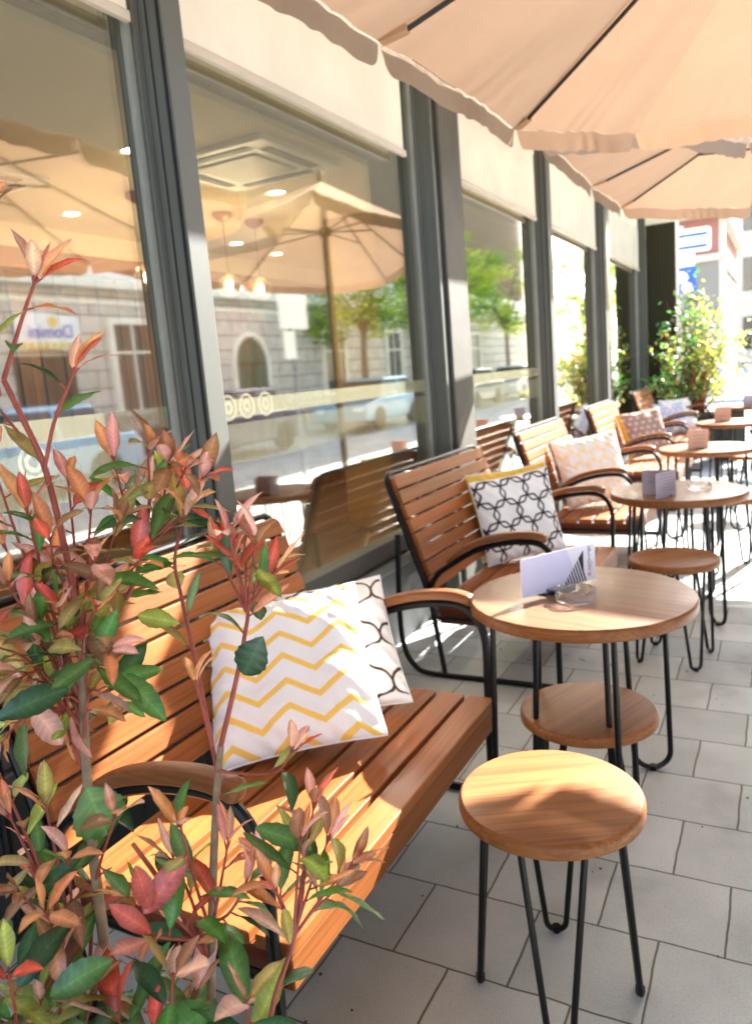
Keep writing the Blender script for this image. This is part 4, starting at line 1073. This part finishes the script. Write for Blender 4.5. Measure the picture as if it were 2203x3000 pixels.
# ------------------------------------------------------------------ street trees (mirrored in the glass)
def tree(x, y, h, r, label, dens=46, cols=None, seed=1):
    random.seed(seed)
    root = empty('street_tree', (x, y, 0), 0, label, 'tree', 'trees along the street')
    s = MB(); top = Vector((uni(-.2, .2), uni(-.2, .2), h * .55))
    s.tube(catmull([Vector((0, 0, -.15)), Vector((uni(-.05, .05), uni(-.05, .05), h * .3)), top], 6), [.14, .11, .08], 10)
    cl = []
    for k in range(dens):
        c_ = random_in((r, r, h * .28)) + Vector((0, 0, h * .68)); cl.append(c_)
    for k in range(14):
        e = cl[k]; s.tube(catmull([top * uni(.75, 1.), top.lerp(e, .5) + Vector((0, 0, .2)), e], 5), [.055, .03, .012], 6)
    s.build('trunk', M['bark'], root, smooth=60)
    fo = MB(); cols = cols or [(.26, .36, .04), (.16, .28, .03), (.34, .42, .06), (.10, .20, .025)]
    for c_ in cl:
        base = random.choice(cols)
        for q in range(58):
            p = c_ + random_in((.55, .55, .42)); l_ = uni(.12, .2)
            leaf(fo, p, Vector((uni(-1, 1), uni(-1, 1), uni(-.7, .6))), Vector((uni(-1, 1), uni(-1, 1), 1)), l_, l_ * .7, .3, .15, jit(base, .25), None, 4)
    fo.build('crown', M['tree_leaf'], root, smooth=180, attr='col')
    return root
tree(8.95, 23.5, 6.2, 2.1, 'street tree over the pale blue car, mirrored in the second window', 50, None, 3)
tree(9.0, 31.5, 7.5, 2.5, 'bright green street tree mirrored in the third window', 54, None, 4)
tree(9.0, 39.5, 7.5, 2.6, 'tall bright street tree mirrored in the fourth window', 50, None, 5)
tree(3.6, 33., 6.6, 2.3, 'street tree on the near kerb mirrored beside the narrow windows', 50, None, 6)
tree(4.2, 50., 7.5, 2.8, 'distant street tree near the end of the road', 44, None, 8)
random.seed(21)

# ------------------------------------------------------------------ parked cars across the road
def make_car(colr, label, van=0):
    root = empty('parked_car', (0, 0, -.12), 0, label, 'car', 'cars parked across the road')
    pm = paint('car_paint_' + label.split()[0], colr)
    LN, Wd = 4.2, 1.74
    side = [(0.05, .30), (0.0, .55), (.06, .74), (.95, .88), (3.35, .93), (4.05, .90), (4.2, .72), (4.2, .36), (4.12, .26), (3.72, .26)]
    for cx_ in (3.28, .86):
        for k in range(0, 9):
            a = PI * k / 8; side.append((cx_ + .36 * math.cos(a), .26 + .36 * math.sin(a)))
    side.append((.2, .26))
    s = MB(); s.prism(side, Wd, lambda a, b_, c: (c - Wd / 2, a, b_)); s.build('body', pm, root, .05, seg=3)
    hgt = 1.46
    def cabin(y0, y1, y2, y3, z0, z1, w0, w1):
        s = MB(); vs = [(-w0, y0, z0), (w0, y0, z0), (w0, y3, z0), (-w0, y3, z0), (-w1, y1, z1), (w1, y1, z1), (w1, y2, z1), (-w1, y2, z1)]
        s.add(vs, [(0, 3, 2, 1), (4, 5, 6, 7), (0, 1, 5, 4), (1, 2, 6, 5), (2, 3, 7, 6), (3, 0, 4, 7)]); return s
    cabin(.92, 1.72, 3.30, 4.02, .90, hgt - .06, .80, .62).build('cabin_glass', M['car_glass'], root, .03)
    cabin(1.62, 1.75, 3.28, 3.44, hgt - .085, hgt, .66, .60).build('roof', pm, root, .03)
    for yy in (2.45,):
        for sx in (-1, 1):
            s = MB(); s.tube([(sx * .815, yy, .90), (sx * .65, yy, hgt - .06)], .035, 6); s.build('door_pillar', pm, root)
    for yy in (.86, 3.28):
        for sx in (-1, 1):
            s = MB(); s.lathe([(.18, -.10), (.30, -.10), (.32, -.07), (.32, .07), (.30, .10), (.18, .10)], 28); s.v = [(z + sx * .78, y_ + yy, x_ + .32) for x_, y_, z in s.v]
            t = s.build('wheel', M['tyre'], root)
            s = MB(); s.lathe([(.0, -.085), (.19, -.085), (.19, .085), (.0, .085)], 20, cap=False); s.v = [(z + sx * .785, y_ + yy, x_ + .32) for x_, y_, z in s.v]; s.build('rim', M['chrome'], t)
    for sx in (-1, 1):
        s = MB(); s.box(sx * .62 - .16, sx * .62 + .16, -.002, .08, .56, .68); s.build('headlight', M['lens'], root, .02)
        s = MB(); s.box(sx * .70 - .10, sx * .70 + .10, 4.14, 4.215, .62, .80); s.build('tail_light', M['ink_red'], root, .02)
        s = MB(); s.box(sx * .97 - .08, sx * .97 + .08, 1.42, 1.56, .90, 1.02); s.build('mirror', pm, root, .02)
    return root
cars = [((.28, .46, .62), 7.4, 6.2, 'pale blue car mirrored in the first window below the banner'),
        ((.03, .045, .09), 7.4, 11.7, 'dark blue car mirrored behind the first window post'),
        ((.26, .44, .56), 7.4, 18.9, 'light blue car mirrored in the second window under the tree'),
        ((.10, .11, .11), 7.4, 27., 'grey car mirrored in the third window'),
        ((.55, .56, .55), 7.4, 33., 'white car mirrored in the fourth window'),
        ((.18, .22, .20), 7.4, 40., 'greenish grey car mirrored in the narrow far window')]
for c_, x, y, lb in cars:
    o = make_car(c_, lb); o.location = (x, y, -.06)

# ------------------------------------------------------------------ building across the street
XB = 10.5
fb = empty('stone_building', (XB, 14, 0), 0, 'old stone fronted building across the street, mirrored in the cafe windows', 'building')
s = MB(); s.box(XB, XB + .6, -14, 48, 0, 3.95); _rel(s, 'stone_base', 'stone', fb, 0, 0)
s = MB(); s.box(XB - .28, XB + .6, -14, 48, 3.95, 4.08); s.box(XB - .20, XB + .6, -14, 48, 4.081, 4.24); s.box(XB - .05, XB + .6, -14, 48, 3.60, 3.70); _rel(s, 'cornice', 'cream', fb, .01, 0)
s = MB(); s.box(XB + .05, XB + 8, -14, 48, 5.15, 13.); _rel(s, 'upper_wall', 'umber', fb, 0, 0)  # height and dark tone added to keep bright sky out of the panes
s = MB(); s.box(XB + .02, XB + .6, -14, 48, 4.241, 5.149); _rel(s, 'attic_band', 'sign_white', fb, 0, 0)
s = MB(); s.box(XB - .4, XB + 8.4, -14.3, 48.3, 13.001, 13.4); _rel(s, 'roof', 'kerb', fb, 0, 0)
def bwin(y0, y1, z0, z1, mat='win_dark', fr='cream', parts=2):
    s = MB(); t = .16
    s.box(XB - .10, XB + .02, y0 - t, y0, z0, z1 + t); s.box(XB - .10, XB + .02, y1, y1 + t, z0, z1 + t); s.box(XB - .10, XB + .02, y0, y1, z1, z1 + t)
    s.box(XB - .16, XB + .02, y0 - t - .04, y1 + t + .04, z0 - .10, z0 - .002)
    wn = _rel(s, 'window', fr, fb, .006, 0)
    s = MB(); s.box(XB - .02, XB + .01, y0, y1, z0, z1); _rel(s, 'pane', mat, wn, 0, 0)
    s = MB()
    for k in range(1, parts): yy = y0 + (y1 - y0) * k / parts; s.box(XB - .05, XB - .021, yy - .03, yy + .03, z0, z1)
    s.box(XB - .05, XB - .0215, y0, y1, z0 + (z1 - z0) * .68 - .03, z0 + (z1 - z0) * .68 + .03); _rel(s, 'sash', fr, wn, 0, 0)
    return wn
for y0, y1, z0, z1 in ((13.85, 15.1, 1.1, 3.15), (23.5, 24.85, 1.0, 3.1), (8.4, 9.6, 1.1, 3.1), (3.4, 4.6, 1.1, 3.1), (-1.6, -.4, 1.1, 3.1), (28.4, 29.6, 1.0, 3.1), (33.2, 34.4, 1.0, 3.1), (38, 39.2, 1., 3.1)):
    bwin(y0, y1, z0, z1)
for k in range(13):
    y = -9.5 + k * 4.6
    for z in (): 
        w_ = bwin(y, y + 1.2, z, z + 2.0); 
# arched green doorway
s = MB(); poly = [(-.78, 0), (.78, 0), (.78, 2.1)] + [(.78 * math.cos(PI * k / 12), 2.1 + .78 * math.sin(PI * k / 12)) for k in range(1, 12)] + [(-.78, 2.1)]
s.prism(poly, .05, lambda a, b_, c: (XB - .03 + c, 19.25 + a, b_)); dr = _rel(s, 'door', 'green_door', fb, 0, 0)
s = MB(); s.box(XB - .05, XB - .031, 19.235, 19.265, .1, 2.1); s.box(XB - .05, XB - .031, 18.6, 19.9, 2.08, 2.14); _rel(s, 'door_rail', 'rubber', dr)
s = MB(); pts = [(XB - .03, 19.25 - .87, 0), (XB - .03, 19.25 - .87, 2.1)] + [(XB - .03, 19.25 - .87 * math.cos(PI * k / 12), 2.1 + .87 * math.sin(PI * k / 12)) for k in range(1, 12)] + [(XB - .03, 19.25 + .87, 2.1), (XB - .03, 19.25 + .87, 0)]
s.tube(pts, .09, 6); _rel(s, 'door_arch', 'cream', fb, 0, 40)
s = MB(); s.box(XB - .03, XB + .02, 11.0, 12.6, .1, 2.45); _rel(s, 'shopfront', 'win_dark', fb, 0, 0)
# banner
bn = empty('shop_banner', (XB - .12, 11.95, 2.95), 0, 'white cloth banner with blue lettering over the shopfront across the street', 'banner')
s = MB(); s.sheet(lambda u, v: (.02 * math.sin(u * 9), -.85 + 1.7 * u, -.38 + .76 * v + .03 * math.sin(u * 5)), 24, 6); s.build('cloth', M['sign_white'], bn)
o = text_mesh('lettering', 'Domini', .40, 'ink_blue', bn, Matrix.Translation((-.05, .62, -.12)) @ Matrix(((0, 0, -1, 0), (-1, 0, 0, 0), (0, 1, 0, 0), (0, 0, 0, 1))), .004)
s = MB(); [s.box(-.055, -.045, -.80 + k * .2, -.68 + k * .2, -.36, -.22) for k in range(8)]; s.build('yellow_print', M['ink_yellow'], bn, smooth=0)
s = MB(); s.lathe([(.0, 0), (.12, 0), (.12, .006), (0, .006)], 24, cap=False); s.v = [(-z - .045, x + .1, y + .22) for x, y, z in s.v]; s.build('emblem', M['ink_yellow'], bn)
# blank backs of street plates on a post
sp = empty('street_sign', (2.7, 9.75, 0), 0, 'white backs of two street plates on a post, mirrored in the second window', 'sign')
s = MB(); s.tube([(0, 0, -.1), (0, 0, 2.85)], .03, 10); s.build('post', M['steel'], sp)
s = MB(); s.prism(rounded(.74, .50, .04), .012, lambda a, b_, c: (-.045 + c, a - .33, b_ + 2.22)); s.build('plate', M['sign_white'], sp, .002)
s = MB(); s.prism(rounded(.30, .40, .03), .012, lambda a, b_, c: (-.045 + c, a - .27, b_ + 1.79)); s.build('plate', M['sign_white'], sp, .002)

# ------------------------------------------------------------------ far end of the street
pkb = empty('pink_building', (-6, 27, 0), 0, 'pink and grey corner building with a white band beyond the shrub', 'building')
s = MB(); s.box(-14, -1.75, 26, 36, 0, 4.0); _rel(s, 'ground_storey', 'grey_wall', pkb, 0, 0)
s = MB(); s.box(-14.1, -1.66, 25.9, 36.1, 4.001, 4.22); _rel(s, 'string_course', 'pale_trim', pkb, .01, 0)
s = MB(); s.box(-14, -1.75, 26, 36, 4.221, 5.25); _rel(s, 'upper_wall', 'pink', pkb, 0, 0)
s = MB(); s.box(-14.3, -1.5, 25.5, 36.3, 5.251, 5.9); s.box(-14, -1.7, 25.95, 36, 5.901, 11.); _rel(s, 'cornice', 'pale_trim', pkb, .01, 0)
s = MB(); s.box(-1.748, -1.60, 25.96, 26.6, 0, 5.25); _rel(s, 'corner_pilaster', 'pale_trim', pkb, .01, 0)
wb = empty('white_building', (6, 52, 0), 0, 'pale sunlit building closing the street far behind', 'building')
s = MB(); s.box(-3, 3.4, 52, 62, 0, 12); _rel(s, 'wall', 'pale_trim', wb, 0, 0)
for k in range(3):
    for z in (1.2, 4.6, 8.):
        s = MB(); s.box(-2.2 + k * 2., -1.2 + k * 2., 51.95, 52.05, z, z + 1.9); _rel(s, 'window', 'win_dark', wb, 0, 0)
sg = empty('street_sign', (-1.62, 15.2, 0), 0, 'white plate with two blue lines above a blue square sign on a post', 'sign')
s = MB(); s.tube([(0, 0, -.1), (0, 0, 3.6)], .035, 10); s.build('post', M['steel'], sg)
s = MB(); s.prism(rounded(.60, .40, .06), .012, lambda a, b_, c: (a - .12, -.045 - c, b_ + 3.13)); pt = s.build('plate', M['sign_white'], sg, .002)
for z in (3.20, 3.40):
    s = MB(); s.box(-.08, .42, -.0595, -.0575, z - .01, z + .05); s.build('blue_line', M['ink_blue'], sg, smooth=0)
s = MB(); s.prism(rounded(.42, .44, .04), .012, lambda a, b_, c: (a - .18, -.045 - c, b_ + 2.45)); s.build('plate', M['ink_blue'], sg, .002)
s = MB(); s.lathe([(0, 0), (.10, 0), (.10, .003), (0, .003)], 24, cap=False); s.v = [(x + .0, -.0575 - z, y + 2.72) for x, y, z in s.v]; s.build('white_disc', M['sign_white'], sg)
s = MB(); s.lathe([(0, 0), (.09, 0), (.09, .003), (0, .003)], 24, cap=False); s.v = [(x + .08, -.0575 - z, y + 2.54) for x, y, z in s.v]; s.build('white_disc', M['sign_white'], sg)
s = MB(); s.prism(rounded(.36, .21, .02), .012, lambda a, b_, c: (a - .15, -.045 - c, b_ + 2.905)); s.build('plate', M['sign_white'], sg, .002)
dp = empty('dark_planter', (-.62, 11.2, 0), 0, 'small dark planter box at the end of the farthest bench', 'planter')
s = MB(); s.box(-.17, .17, -.17, .17, 0, .62); s.build('box', M['planter'], dp, .01)
s = MB(); s.box(-.15, .15, -.15, .15, .61, .625); s.build('soil', M['soil'], dp)
